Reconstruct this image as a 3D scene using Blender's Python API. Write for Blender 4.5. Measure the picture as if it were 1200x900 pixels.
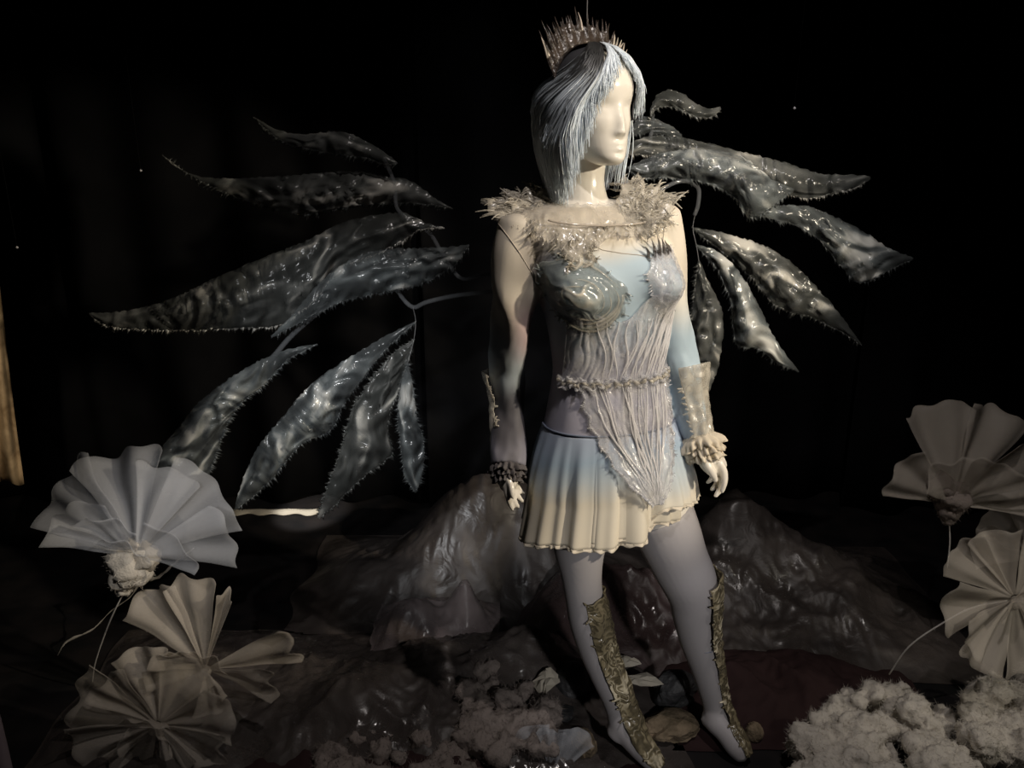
import bpy, bmesh, math, random
import numpy as np
from mathutils import Vector, Matrix, noise

for o in list(bpy.data.objects):
    bpy.data.objects.remove(o)
scene = bpy.context.scene
COL = scene.collection
PI = math.pi
rad = math.radians

# ------------------------------------------------------------------ camera
FPX = 950.0
PITCH = rad(17)
CAM = Vector((0, -1.74, 1.57))
cd = bpy.data.cameras.new('camera')
cd.sensor_width = 36
cd.lens = FPX / 1200 * 36
cam = bpy.data.objects.new('camera', cd)
cam.location = CAM
cam.rotation_euler = (PI / 2 - PITCH, 0, 0)
COL.objects.link(cam)
scene.camera = cam

# ------------------------------------------------------------------ world, lamps, exposure
w = bpy.data.worlds.new('world')
scene.world = w
w.use_nodes = True
w.node_tree.nodes['Background'].inputs[0].default_value = (0.75, 0.72, 0.8, 1)
w.node_tree.nodes['Background'].inputs[1].default_value = 0.004

def spot(name, loc, target, watts, color, angle, blend=0.5, size=0.05):
    l = bpy.data.lights.new(name, 'SPOT')
    l.energy = watts; l.color = color; l.spot_size = rad(angle); l.spot_blend = blend
    l.shadow_soft_size = size
    o = bpy.data.objects.new(name, l)
    o.location = loc
    o.rotation_euler = (Vector(target) - Vector(loc)).to_track_quat('-Z', 'Y').to_euler()
    COL.objects.link(o)
    return o

spot('key_spotlight', (2.0, -1.25, 1.98), (0.27, 0.0, 1.27), 185, (1, 0.87, 0.68), 34, 0.45, 0.03)
spot('wing_spotlight', (-0.75, -1.3, 1.75), (-0.40, 0.25, 0.90), 80, (0.97, 0.98, 1.0), 31, 1.0, 0.03)
spot('right_wing_fill', (1.1, -1.3, 2.3), (0.50, 0.25, 1.30), 26, (1.0, 0.97, 0.92), 34, 0.9, 0.05)  # added unseen lamp to brighten the right wing
spot('leg_fill', (0.75, -2.1, 1.5), (0.33, 0.0, 0.42), 66, (1, 0.97, 0.96), 24, 0.9, 0.05)  # added unseen lamp, lifts the legs that the key leaves dark
spot('ground_fill', (0.6, -0.9, 2.7), (0.2, 0.45, 0.1), 52, (1, 0.92, 0.88), 84, 0.9, 0.02)  # added unseen lamp to bring up the ground heaps and their sparkle
spot('flower_fill', (2.2, -1.4, 1.9), (1.22, 0.05, 0.36), 50, (1, 0.92, 0.78), 23, 1.0, 0.05)  # added unseen lamp to brighten the flowers on the right
spot('strip_fill', (-0.95, 1.1, 0.55), (-0.88, 1.47, 0.0), 22, (1, 0.95, 0.88), 30, 0.6, 0.02)  # added lamp in front of the curtain, brightens the floor strip
spot('drape_fill', (-1.35, -0.1, 1.4), (-1.66, 0.9, 0.72), 26, (1, 0.85, 0.66), 24, 0.8, 0.02)  # added hidden lamp aimed at the tan drape
spot('ribbon_fill', (-0.75, -0.3, 0.9), (-0.95, 0.45, 0.35), 4.5, (1, 0.95, 0.9), 60, 0.9, 0.02)  # added unseen lamp, only there to brighten the silver ribbon
spot('back_wash_lamp', (-0.25, 0.5, 3.0), (-0.16, 1.5, 1.5), 7, (0.95, 0.97, 1.0), 26, 1.0, 0.1)

vs = scene.view_settings
vs.view_transform = 'Standard'
vs.look = 'None'
vs.exposure = 0.0
vs.gamma = 1.0
vs.use_curve_mapping = False

# ------------------------------------------------------------------ pixel to point helpers
CP, SP = math.cos(PITCH), math.sin(PITCH)
def ray(px, py):
    a = (px - 600) / FPX; b = (450 - py) / FPX
    return Vector((a, CP + b * SP, -SP + b * CP))
def W(px, py, Y=0.0):
    d = ray(px, py)
    return CAM + d * ((Y - CAM.y) / d.y)
def G(px, py, z=0.0):
    d = ray(px, py)
    return CAM + d * ((z - CAM.z) / d.z)
def nz(p, s=1.0, seed=0.0):
    return noise.noise(Vector((p[0] * s + seed * 7.31, p[1] * s - seed * 3.7, p[2] * s + seed * 1.9)))
def sm(a, b, x):
    if a == b: return 0.0 if x < a else 1.0
    t = max(0.0, min(1.0, (x - a) / (b - a)))
    return t * t * (3 - 2 * t)
def lerp(a, b, t): return a + (b - a) * t

# ------------------------------------------------------------------ mesh helpers
class MB:
    def __init__(self): self.v = []; self.f = []
    def add(self, verts, faces):
        o = len(self.v)
        self.v.extend([tuple(p) for p in verts])
        self.f.extend([tuple(i + o for i in f) for f in faces])
    def grid(self, rows, closed=False, cap0=False, cap1=False):
        n = len(rows[0]); o = len(self.v); m = len(rows)
        for r in rows: self.v.extend([tuple(p) for p in r])
        k = n if closed else n - 1
        for i in range(m - 1):
            for j in range(k):
                j2 = (j + 1) % n
                self.f.append((o + i * n + j, o + i * n + j2, o + (i + 1) * n + j2, o + (i + 1) * n + j))
        for flag, i in ((cap0, 0), (cap1, m - 1)):
            if flag is not False and flag is not None:
                c = sum((Vector(p) for p in rows[i]), Vector()) / n
                if isinstance(flag, Vector): c = c + flag
                self.v.append(tuple(c)); ci = len(self.v) - 1
                for j in range(n):
                    j2 = (j + 1) % n
                    t = (o + i * n + j, o + i * n + j2, ci)
                    self.f.append(t[::-1] if i == 0 else t)
    def spike(self, a, b, tip, th):
        """a small solid thorn with base a-b and thickness vector th"""
        a = Vector(a); b = Vector(b); tip = Vector(tip)
        self.add([a - th, b - th, b + th, a + th, tip], [(0, 1, 4), (1, 2, 4), (2, 3, 4), (3, 0, 4), (0, 3, 2, 1)])
    def build(self, name, m, parent=None, smooth=True, solid=0.0, recalc=False, mats=None):
        me = bpy.data.meshes.new(name)
        me.from_pydata(self.v, [], self.f)
        if recalc:
            b = bmesh.new(); b.from_mesh(me); bmesh.ops.recalc_face_normals(b, faces=b.faces); b.to_mesh(me); b.free()
        if smooth: me.polygons.foreach_set('use_smooth', [True] * len(me.polygons))
        me.update()
        o = bpy.data.objects.new(name, me)
        COL.objects.link(o)
        if m: me.materials.append(m)
        if solid:
            s = o.modifiers.new('thickness', 'SOLIDIFY'); s.thickness = solid; s.offset = 0
        if parent: attach(o, parent)
        return o

def attach(o, parent):
    o.parent = parent
    # all meshes are written in world space: cancel the parent's own transform
    mw = Matrix.Identity(4); p = parent
    chain = []
    while p: chain.append(p); p = p.parent
    for p in reversed(chain):
        mw = mw @ p.matrix_parent_inverse @ Matrix.LocRotScale(p.location, p.rotation_euler, p.scale)
    o.matrix_parent_inverse = mw.inverted()

def tag(o, label, cat, group=None, kind=None):
    o['label'] = label; o['category'] = cat
    if group: o['group'] = group
    if kind: o['kind'] = kind
    return o
def thing(name, label, cat, loc, group=None):
    o = bpy.data.objects.new(name, None); COL.objects.link(o)
    o.location = loc; o.empty_display_size = 0.05
    return tag(o, label, cat, group)
def struct(o):
    o['kind'] = 'structure'; return o

def catmull(pts, n):
    """resample tuples of numbers with a Catmull-Rom spline"""
    P = [np.array(p, float) for p in pts]
    P = [2 * P[0] - P[1]] + P + [2 * P[-1] - P[-2]]
    m = len(P) - 3; out = []
    for i in range(n):
        t = i / (n - 1) * m; k = min(int(t), m - 1); t -= k
        a, b, c, d = P[k:k + 4]
        out.append(0.5 * ((2 * b) + (c - a) * t + (2 * a - 5 * b + 4 * c - d) * t * t + (3 * b - a - 3 * c + d) * t ** 3))
    return out
def polyline(pts, n):
    """resample by arc length (linear)"""
    P = np.array(pts, float)
    d = np.r_[0, np.cumsum(np.linalg.norm(np.diff(P, axis=0), axis=1))]
    t = np.linspace(0, d[-1], n)
    return np.stack([np.interp(t, d, P[:, k]) for k in range(P.shape[1])], 1)

def frames(pts, ref=Vector((0, -1, 0))):
    out = []
    n = len(pts)
    for i in range(n):
        t = (pts[min(i + 1, n - 1)] - pts[max(i - 1, 0)]).normalized()
        a = (ref - t * ref.dot(t))
        if a.length < 1e-4: a = Vector((1, 0, 0)) - t * t.x
        a.normalize()
        out.append((t, a, t.cross(a)))
    return out
def tube_rows(chain, n, seg, scale=1.0, grow=0.0, ref=Vector((0, -1, 0)), fn=None, a0=0.0, a1=2 * PI, flat=1.0):
    """chain: (x, y, z, r); rows of ring points. angle 0 looks along ref"""
    C = catmull(chain, n)
    pts = [Vector(c[:3]) for c in C]
    fr = frames(pts, ref); rows = []
    closed = abs(a1 - a0 - 2 * PI) < 1e-6
    m = seg if closed else seg + 1
    for i, p in enumerate(pts):
        t, a, b = fr[i]; row = []
        for j in range(m):
            an = a0 + (a1 - a0) * j / seg
            r = max(C[i][3] * scale + grow, 0.0003)
            if fn: r += fn(i / (n - 1), an, p)
            row.append(p + a * (math.cos(an) * r * flat) + b * (math.sin(an) * r))
        rows.append(row)
    return rows
def tube(mb, chain, n=16, seg=12, caps=True, **k):
    rows = tube_rows(chain, n, seg, **k)
    c0 = c1 = False
    if caps:
        t0 = (Vector(chain[0][:3]) - Vector(chain[1][:3])).normalized() * chain[0][3] * 0.6
        t1 = (Vector(chain[-1][:3]) - Vector(chain[-2][:3])).normalized() * chain[-1][3] * 0.6
        c0, c1 = t0, t1
    mb.grid(rows, True, c0, c1)
def wch(lst):
    """(px, py, Y, r) list to a world chain"""
    return [tuple(W(a, b, c)) + (r,) for a, b, c, r in lst]

# ------------------------------------------------------------------ materials
def mat(name, base=(0.5, 0.5, 0.5), rough=0.5, spec=0.5, alpha=1.0, metal=0.0, coat=0.0, transl=0.0):
    m = bpy.data.materials.new(name); m.use_nodes = True
    p = m.node_tree.nodes['Principled BSDF']
    p.inputs['Base Color'].default_value = (*base, 1)
    p.inputs['Roughness'].default_value = rough
    p.inputs['Specular IOR Level'].default_value = spec
    p.inputs['Alpha'].default_value = alpha
    p.inputs['Metallic'].default_value = metal
    p.inputs['Coat Weight'].default_value = coat
    p.inputs['Coat Roughness'].default_value = 0.08
    return m
def nd(m, t, **k):
    n = m.node_tree.nodes.new(t)
    for a, b in k.items():
        if a.startswith('i_'):
            key = a[2:].replace('_', ' ')
            n.inputs[key].default_value = b
        else: setattr(n, a, b)
    return n
def ln(m, a, b): m.node_tree.links.new(a, b)
def pb(m): return m.node_tree.nodes['Principled BSDF']
def ramp(m, stops):
    r = nd(m, 'ShaderNodeValToRGB'); e = r.color_ramp.elements
    while len(e) < len(stops): e.new(0.5)
    for x, (p, c) in zip(e, stops):
        x.position = p; x.color = (*c, 1) if len(c) == 3 else c
    return r
def obco(m):
    return nd(m, 'ShaderNodeTexCoord').outputs['Object']
def noise_col(m, scale, c0, c1, lo=0.35, hi=0.65, detail=4, dist=0.0, target='Base Color', vec=None):
    n = nd(m, 'ShaderNodeTexNoise', i_Scale=scale, i_Detail=detail, i_Distortion=dist)
    ln(m, vec or obco(m), n.inputs['Vector'])
    r = ramp(m, [(lo, c0), (hi, c1)])
    ln(m, n.outputs['Fac'], r.inputs[0]); ln(m, r.outputs[0], pb(m).inputs[target])
    return n, r
def bump(m, scale, strength, dist=0.002, detail=4, distortion=0.0, kind='noise', prev=None):
    if kind == 'noise':
        n = nd(m, 'ShaderNodeTexNoise', i_Scale=scale, i_Detail=detail, i_Distortion=distortion); out = n.outputs['Fac']
    elif kind == 'wave':
        n = nd(m, 'ShaderNodeTexWave', i_Scale=scale, i_Distortion=distortion, i_Detail=detail); out = n.outputs['Fac']
        n.inputs['Detail Scale'].default_value = 1.5
    else:
        n = nd(m, 'ShaderNodeTexVoronoi', i_Scale=scale, feature='F1'); out = n.outputs['Distance']
    ln(m, obco(m), n.inputs['Vector'])
    b = nd(m, 'ShaderNodeBump', i_Strength=strength, i_Distance=dist)
    ln(m, out, b.inputs['Height'])
    if prev: ln(m, prev.outputs[0], b.inputs['Normal'])
    ln(m, b.outputs[0], pb(m).inputs['Normal'])
    return b
def zramp(m, z0, z1, stops, nscale=6, namt=0.12):
    """colour by height with a cloudy dye edge"""
    g = nd(m, 'ShaderNodeNewGeometry'); s = nd(m, 'ShaderNodeSeparateXYZ'); ln(m, g.outputs['Position'], s.inputs[0])
    mr = nd(m, 'ShaderNodeMapRange'); mr.inputs['From Min'].default_value = z0; mr.inputs['From Max'].default_value = z1
    ln(m, s.outputs['Z'], mr.inputs['Value'])
    n = nd(m, 'ShaderNodeTexNoise', i_Scale=nscale, i_Detail=3); ln(m, g.outputs['Position'], n.inputs['Vector'])
    a = nd(m, 'ShaderNodeMath', operation='MULTIPLY_ADD'); a.inputs[1].default_value = namt * 2; 
    a2 = nd(m, 'ShaderNodeMath', operation='SUBTRACT'); a2.inputs[1].default_value = namt
    ln(m, n.outputs['Fac'], a.inputs[0]); ln(m, mr.outputs[0], a.inputs[2]); ln(m, a.outputs[0], a2.inputs[0])
    r = ramp(m, stops); ln(m, a2.outputs[0], r.inputs[0]); ln(m, r.outputs[0], pb(m).inputs['Base Color'])
    return r

M = {}
M['mannequin'] = mat('white gloss mannequin', (0.80, 0.75, 0.66), 0.2, 0.5, coat=0.2)
M['curtain'] = mat('black stage cloth', (0.012, 0.012, 0.013), 0.9, 0.1)
noise_col(M['curtain'], 3, (0.004, 0.004, 0.0045), (0.010, 0.010, 0.011)); bump(M['curtain'], 400, 0.2, 0.001)
M['floor'] = mat('dark painted floor', (0.012, 0.011, 0.012), 0.7, 0.2)
noise_col(M['floor'], 8, (0.008, 0.008, 0.009), (0.02, 0.017, 0.017)); bump(M['floor'], 60, 0.3, 0.002)
M['wall'] = mat('black wall paint', (0.012, 0.012, 0.012), 0.85, 0.2)
bump(M['wall'], 90, 0.2, 0.001)
# sheer top and sleeves
M['sheer'] = mat('sheer dyed mesh', (0.7, 0.65, 0.56), 0.55, 0.25)
def tone(m): ln(m, nd(m, 'ShaderNodeAttribute', attribute_name='tone').outputs['Color'], pb(m).inputs['Base Color'])
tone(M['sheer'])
bump(M['sheer'], 900, 0.15, 0.0005)
M['skirt'] = mat('dip dyed skirt jersey', (0.6, 0.6, 0.55), 0.65, 0.2)
zramp(M['skirt'], 0.70, 0.96, [(0.0, (0.60, 0.54, 0.43)), (0.36, (0.62, 0.57, 0.47)), (0.56, (0.47, 0.53, 0.57)), (0.76, (0.34, 0.44, 0.55)), (1.0, (0.40, 0.46, 0.58))], 5.5, 0.30)
bump(M['skirt'], 600, 0.2, 0.0006)
M['frill'] = mat('cream frill', (0.62, 0.55, 0.44), 0.6, 0.2)
bump(M['frill'], 500, 0.2, 0.0006)
M['frill_shaded'] = mat('shaded cream frill', (0.10, 0.09, 0.09), 0.6, 0.2)  # the cuff frill again, with the left wrist's shade put into its colour
M['tights'] = mat('grey lilac tights', (0.38, 0.36, 0.365), 0.5, 0.3)
bump(M['tights'], 900, 0.1, 0.0004)
M['seam_pale'] = mat('tan seam', (0.42, 0.37, 0.31), 0.6, 0.2)
M['seam'] = mat('grey blue seam', (0.16, 0.19, 0.26), 0.6, 0.2)
# clear silicone of the corset and collar
def film(name, c0, c1, a0, a1, scale, rough, bscale, bstr, bdist=0.004, dist=1.5):
    m = mat(name, c0, rough, 0.6)
    n, r = noise_col(m, scale, c0, c1, 0.3, 0.7, 3, dist)
    n2 = nd(m, 'ShaderNodeTexNoise', i_Scale=scale * 1.6, i_Detail=3, i_Distortion=dist)
    ln(m, obco(m), n2.inputs['Vector'])
    mr = nd(m, 'ShaderNodeMapRange'); mr.inputs['From Min'].default_value = 0.35; mr.inputs['From Max'].default_value = 0.65
    mr.inputs['To Min'].default_value = a0; mr.inputs['To Max'].default_value = a1
    ln(m, n2.outputs['Fac'], mr.inputs['Value']); ln(m, mr.outputs[0], pb(m).inputs['Alpha'])
    bump(m, bscale, bstr, bdist, 3, dist)
    return m
M['corset'] = film('clear moulded silicone', (0.55, 0.56, 0.62), (0.78, 0.76, 0.74), 0.16, 0.42, 14, 0.14, 60, 0.3)
M['rib_cream'] = mat('cream silicone swirl', (0.72, 0.67, 0.56), 0.12, 0.7, 0.34)
M['rib'] = mat('silicone rib in highlight colour', (0.86, 0.84, 0.84), 0.10, 0.7, 0.55)
M['collar'] = film('milky frayed silicone', (0.52, 0.48, 0.41), (0.72, 0.66, 0.55), 0.22, 0.6, 16, 0.22, 60, 0.35)
M['collar_clear'] = film('clear collar silicone', (0.55, 0.51, 0.44), (0.74, 0.68, 0.58), 0.12, 0.42, 12, 0.14, 40, 0.45)
def marble(name, dark, mid, light, a0, a1, uv=False, k1=5.5, k2=5.5, rough=0.16, warp=0.30):
    """milky swirls in a clear sheet: warped bands set colour, opacity and relief together"""
    m = mat(name, mid, rough, 0.7)
    co = obco(m)
    if uv:
        mp = nd(m, 'ShaderNodeMapping'); mp.inputs['Scale'].default_value = (1.0, 2.3, 1.0)
        ln(m, nd(m, 'ShaderNodeTexCoord').outputs['UV'], mp.inputs['Vector']); co = mp.outputs[0]
    n1 = nd(m, 'ShaderNodeTexNoise', i_Scale=k1, i_Detail=2); ln(m, co, n1.inputs['Vector'])
    mx = nd(m, 'ShaderNodeMix', data_type='VECTOR'); mx.inputs['Factor'].default_value = warp
    ln(m, co, mx.inputs[4]); ln(m, n1.outputs['Color'], mx.inputs[5])
    n2 = nd(m, 'ShaderNodeTexNoise', i_Scale=k2, i_Detail=1.0, i_Distortion=0.8); ln(m, mx.outputs[1], n2.inputs['Vector'])
    mu = nd(m, 'ShaderNodeMath', operation='MULTIPLY'); mu.inputs[1].default_value = 30; ln(m, n2.outputs['Fac'], mu.inputs[0])
    si = nd(m, 'ShaderNodeMath', operation='SINE'); ln(m, mu.outputs[0], si.inputs[0])
    mr = nd(m, 'ShaderNodeMapRange'); mr.inputs['From Min'].default_value = -1; ln(m, si.outputs[0], mr.inputs['Value'])
    big = nd(m, 'ShaderNodeTexNoise', i_Scale=7, i_Detail=2); ln(m, co, big.inputs['Vector'])
    bm_ = nd(m, 'ShaderNodeMapRange'); bm_.inputs['From Min'].default_value = 0.35; bm_.inputs['From Max'].default_value = 0.68; ln(m, big.outputs['Fac'], bm_.inputs['Value'])
    pr = nd(m, 'ShaderNodeMath', operation='MULTIPLY'); ln(m, mr.outputs[0], pr.inputs[0]); ln(m, bm_.outputs[0], pr.inputs[1])
    r = ramp(m, [(0.0, dark), (0.42, mid), (0.85, light)]); ln(m, pr.outputs[0], r.inputs[0]); ln(m, r.outputs[0], pb(m).inputs['Base Color'])
    ar = nd(m, 'ShaderNodeMapRange'); ar.inputs['To Min'].default_value = a0; ar.inputs['To Max'].default_value = a1
    ln(m, pr.outputs[0], ar.inputs['Value']); ln(m, ar.outputs[0], pb(m).inputs['Alpha'])
    b = nd(m, 'ShaderNodeBump', i_Strength=0.45, i_Distance=0.006); ln(m, mr.outputs[0], b.inputs['Height'])
    b2 = nd(m, 'ShaderNodeBump', i_Strength=0.25, i_Distance=0.003)
    n3 = nd(m, 'ShaderNodeTexNoise', i_Scale=55, i_Detail=3); ln(m, co, n3.inputs['Vector']); ln(m, n3.outputs['Fac'], b2.inputs['Height'])
    ln(m, b.outputs[0], b2.inputs['Normal']); ln(m, b2.outputs[0], pb(m).inputs['Normal'])
    return m
M['feather'] = marble('crinkled smoky film', (0.085, 0.09, 0.085), (0.18, 0.185, 0.175), (0.60, 0.58, 0.52), 0.34, 0.8, True, 6, 5, 0.2, 0.16)
M['feather_blue'] = marble('crinkled blue grey film', (0.10, 0.11, 0.112), (0.20, 0.222, 0.224), (0.62, 0.62, 0.58), 0.34, 0.8, True, 6, 5, 0.2, 0.16)
M['guard'] = marble('amber tinted silicone', (0.12, 0.10, 0.06), (0.30, 0.25, 0.15), (0.72, 0.64, 0.46), 0.85, 1.0, False, 20, 19, 0.25, 0.10)
M['cup'] = marble('smoky swirled silicone', (0.27, 0.31, 0.31), (0.46, 0.49, 0.46), (0.80, 0.74, 0.62), 0.35, 0.72, False, 9, 7, 0.16, 0.2)
M['crown'] = film('smoky spiked silicone', (0.02, 0.016, 0.013), (0.085, 0.065, 0.052), 0.5, 0.8, 20, 0.2, 80, 0.5)
M['crown_tip'] = mat('clear spike tips', (0.55, 0.48, 0.40), 0.12, 0.7, 0.75)
M['clear'] = mat('clear acrylic tube', (0.20, 0.21, 0.22), 0.08, 0.8, 0.3)
M['bead'] = mat('glass bead', (0.8, 0.8, 0.82), 0.08, 0.8)
M['line'] = mat('nylon line', (0.25, 0.25, 0.25), 0.4, 0.4, 0.5)
M['thread'] = mat('black thread', (0.02, 0.02, 0.02), 0.8, 0.1)
# hair
M['hair'] = mat('pale blue wig fibre', (0.6, 0.68, 0.74), 0.38, 0.5)
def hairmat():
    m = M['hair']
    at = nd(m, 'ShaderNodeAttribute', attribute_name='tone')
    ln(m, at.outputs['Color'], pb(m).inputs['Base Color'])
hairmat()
M['wig_cap'] = mat('dark wig base', (0.05, 0.05, 0.055), 0.6, 0.3)
# ground
M['organza'] = mat('white organza', (0.60, 0.62, 0.66), 0.5, 0.3, 0.27)
bump(M['organza'], 700, 0.2, 0.0006)
M['organza_warm'] = mat('cream organza', (0.66, 0.60, 0.52), 0.5, 0.3, 0.33)
bump(M['organza_warm'], 700, 0.2, 0.0006)
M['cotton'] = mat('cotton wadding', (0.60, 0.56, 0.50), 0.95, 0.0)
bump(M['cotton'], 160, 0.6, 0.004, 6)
M['cotton_dim'] = mat('dimmed cotton wadding', (0.24, 0.205, 0.185), 0.95, 0.0)  # same cotton, its colour darkened to stand for low light
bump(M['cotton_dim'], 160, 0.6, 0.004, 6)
M['stem'] = mat('white covered wire', (0.6, 0.58, 0.55), 0.5, 0.3)
def plastic(name, c0, c1, alpha, r0, r1, strength, coat=0.9, lo=0.42):
    m = mat(name, c0, r1, 0.5, alpha)
    noise_col(m, 5, c0, c1, 0.3, 0.7, 4, 0.5)
    n = nd(m, 'ShaderNodeTexNoise', i_Scale=7, i_Detail=2); ln(m, obco(m), n.inputs['Vector'])
    mr = nd(m, 'ShaderNodeMapRange'); mr.inputs['From Min'].default_value = 0.48; mr.inputs['From Max'].default_value = 0.60
    mr.inputs['To Min'].default_value = r1; mr.inputs['To Max'].default_value = r0
    ln(m, n.outputs['Fac'], mr.inputs['Value']); ln(m, mr.outputs[0], pb(m).inputs['Roughness'])
    b = bump(m, 14, strength, 0.010, 3, 1.2, 'noise')
    p = pb(m); p.inputs['Coat Weight'].default_value = 0.8; p.inputs['Coat Roughness'].default_value = 0.13
    v = nd(m, 'ShaderNodeTexNoise', i_Scale=110, i_Detail=2, i_Distortion=1.0); ln(m, obco(m), v.inputs['Vector'])
    cb_ = nd(m, 'ShaderNodeBump', i_Strength=1.0, i_Distance=0.034); ln(m, v.outputs['Fac'], cb_.inputs['Height']); ln(m, cb_.outputs[0], p.inputs['Coat Normal'])
    mw = nd(m, 'ShaderNodeMapRange'); mw.inputs['From Min'].default_value = lo; mw.inputs['From Max'].default_value = lo + 0.1
    mw.inputs['To Max'].default_value = coat; ln(m, n.outputs['Fac'], mw.inputs['Value']); ln(m, mw.outputs[0], p.inputs['Coat Weight'])
    return m
M['plastic_dark'] = plastic('brown clear plastic', (0.035, 0.029, 0.027), (0.085, 0.072, 0.066), 1.0, 0.16, 0.5, 0.55)
M['plastic_dull'] = plastic('dull brown clear plastic', (0.038, 0.031, 0.029), (0.085, 0.072, 0.066), 1.0, 0.34, 0.55, 0.45, 0.14, 0.5)
M['plastic_mid'] = plastic('ridged brown clear plastic', (0.036, 0.030, 0.028), (0.085, 0.072, 0.066), 1.0, 0.25, 0.5, 0.5, 0.5, 0.46)
M['plastic_red'] = plastic('plum brown plastic', (0.04, 0.026, 0.026), (0.085, 0.06, 0.058), 1.0, 0.18, 0.5, 0.5)
M['plastic_pale'] = plastic('clear pale plastic', (0.16, 0.13, 0.13), (0.42, 0.35, 0.35), 0.6, 0.14, 0.4, 0.5)
M['cloth_red'] = mat('dark plum cloth', (0.035, 0.02, 0.02), 0.9, 0.1)
bump(M['cloth_red'], 30, 0.4, 0.006)
M['stone'] = mat('brown sandstone', (0.2, 0.16, 0.11), 0.9, 0.2)
noise_col(M['stone'], 22, (0.10, 0.078, 0.05), (0.26, 0.20, 0.135)); bump(M['stone'], 70, 0.9, 0.006, 8)
M['stone_dark'] = mat('dark stone', (0.03, 0.03, 0.032), 0.55, 0.4)
noise_col(M['stone_dark'], 18, (0.015, 0.015, 0.016), (0.05, 0.05, 0.052)); bump(M['stone_dark'], 50, 0.9, 0.006, 6)
M['paper'] = mat('off white card', (0.50, 0.46, 0.38), 0.7, 0.2)
M['drape'] = mat('tan drape', (0.42, 0.30, 0.17), 0.8, 0.15)
noise_col(M['drape'], 14, (0.25, 0.17, 0.09), (0.5, 0.37, 0.22), 0.35, 0.65, 4, 0.6)
M['silver'] = mat('silver ribbon', (0.75, 0.70, 0.62), 0.28, 0.6, 1.0, 0.3)
M['post'] = mat('mauve post', (0.30, 0.24, 0.26), 0.6, 0.3)

# ------------------------------------------------------------------ setting
def box(mb, x0, x1, y0, y1, z0, z1):
    v = [(x, y, z) for z in (z0, z1) for y in (y0, y1) for x in (x0, x1)]
    mb.add(v, [(0, 2, 3, 1), (4, 5, 7, 6), (0, 1, 5, 4), (2, 6, 7, 3), (0, 4, 6, 2), (1, 3, 7, 5)])
def boxobj(name, m, *a):
    b = MB(); box(b, *a); return struct(b.build(name, m, smooth=False))
boxobj('floor', M['floor'], -2.8, 2.8, -2.4, 2.1, -0.1, 0.0)
boxobj('wall_back', M['wall'], -2.8, 2.8, 2.0, 2.1, 0, 3.2)
boxobj('wall_left', M['wall'], -2.8, -2.7, -2.4, 2.0, 0, 3.2)
boxobj('wall_right', M['wall'], 2.7, 2.8, -2.4, 2.0, 0, 3.2)
boxobj('ceiling', M['wall'], -2.8, 2.8, -2.4, 2.1, 3.2, 3.3)

def curtain(x0, x1, Y, label, seed, z0=0.015, z1=3.1, folds=9, amp=0.045):
    n = int((x1 - x0) * 60); rows = []
    for i in range(14):
        t = i / 13; row = []
        for j in range(n + 1):
            x = lerp(x0, x1, j / n)
            ph = x * folds * 2.1 + 2.2 * nz((x, 0, 0), 1.7, seed)
            y = Y + amp * math.sin(ph) * (0.6 + 0.4 * (1 - t)) + 0.03 * nz((x, t * 0.8, 1), 2, seed)
            row.append((x, y, lerp(z0, z1, t)))
        rows.append(row)
    b = MB(); b.grid(rows)
    return tag(b.build('stage_curtain', M['curtain'], solid=0.004), label, 'curtain', 'black curtains of the backdrop')
curtain(-2.65, -0.24, 1.60, 'black pleated curtain hanging behind the wing on the left', 1)
curtain(-0.36, 0.52, 1.48, 'black pleated curtain hanging right behind the mannequin', 2)
curtain(0.42, 1.62, 1.64, 'black pleated curtain hanging behind the wing on the right', 3)
curtain(1.45, 2.65, 1.50, 'black curtain at the right edge behind the upper fabric flower', 4)

# ------------------------------------------------------------------ torso as a function of (phi, z)
YAW = rad(18)
FWD = Vector((math.sin(YAW), -math.cos(YAW), 0)); SIDE = Vector((math.cos(YAW), math.sin(YAW), 0))
rings = []
for py, L, R, Yc, ry in [(234, 650, 720, 0.02, 0.048), (240, 628, 752, 0.015, 0.056), (248, 610, 772, 0.012, 0.066), (262, 602, 782, 0.008, 0.078),
                         (285, 604, 784, 0.004, 0.088), (310, 614, 784, 0, 0.094), (340, 630, 785, 0, 0.096),
                         (370, 641, 782, 0, 0.092), (400, 647, 779, 0, 0.086), (432, 650, 776, 0, 0.080), (460, 646, 780, 0, 0.088),
                         (490, 640, 787, 0, 0.100), (525, 634, 794, 0, 0.110), (560, 634, 797, 0, 0.108), (590, 642, 795, 0, 0.098)]:
    c = W((L + R) / 2, py, Yc); wd = (W(R, py, Yc).x - W(L, py, Yc).x) / 2
    rx = math.sqrt(max(wd * wd - (ry * math.sin(YAW)) ** 2, 0.0004)) / math.cos(YAW)
    rings.append((c.z, c.x, c.y, rx, ry))
rings = np.array(rings[::-1])
RZ = rings[:, 0]
def hermite(z, col):
    z = min(max(z, RZ[0]), RZ[-1]); i = min(max(int(np.searchsorted(RZ, z)) - 1, 0), len(RZ) - 2)
    v = rings[:, col]; h = RZ[i + 1] - RZ[i]; t = (z - RZ[i]) / h
    def sl(k):
        if k == 0: return (v[1] - v[0]) / (RZ[1] - RZ[0])
        if k == len(RZ) - 1: return (v[-1] - v[-2]) / (RZ[-1] - RZ[-2])
        return (v[k + 1] - v[k - 1]) / (RZ[k + 1] - RZ[k - 1])
    a, b = sl(i) * h, sl(i + 1) * h
    return (2*t**3 - 3*t*t + 1) * v[i] + (t**3 - 2*t*t + t) * a + (-2*t**3 + 3*t*t) * v[i + 1] + (t**3 - t*t) * b
BUST = [(-0.60, 1.262, 0.050), (0.66, 1.275, 0.048)]
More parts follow.
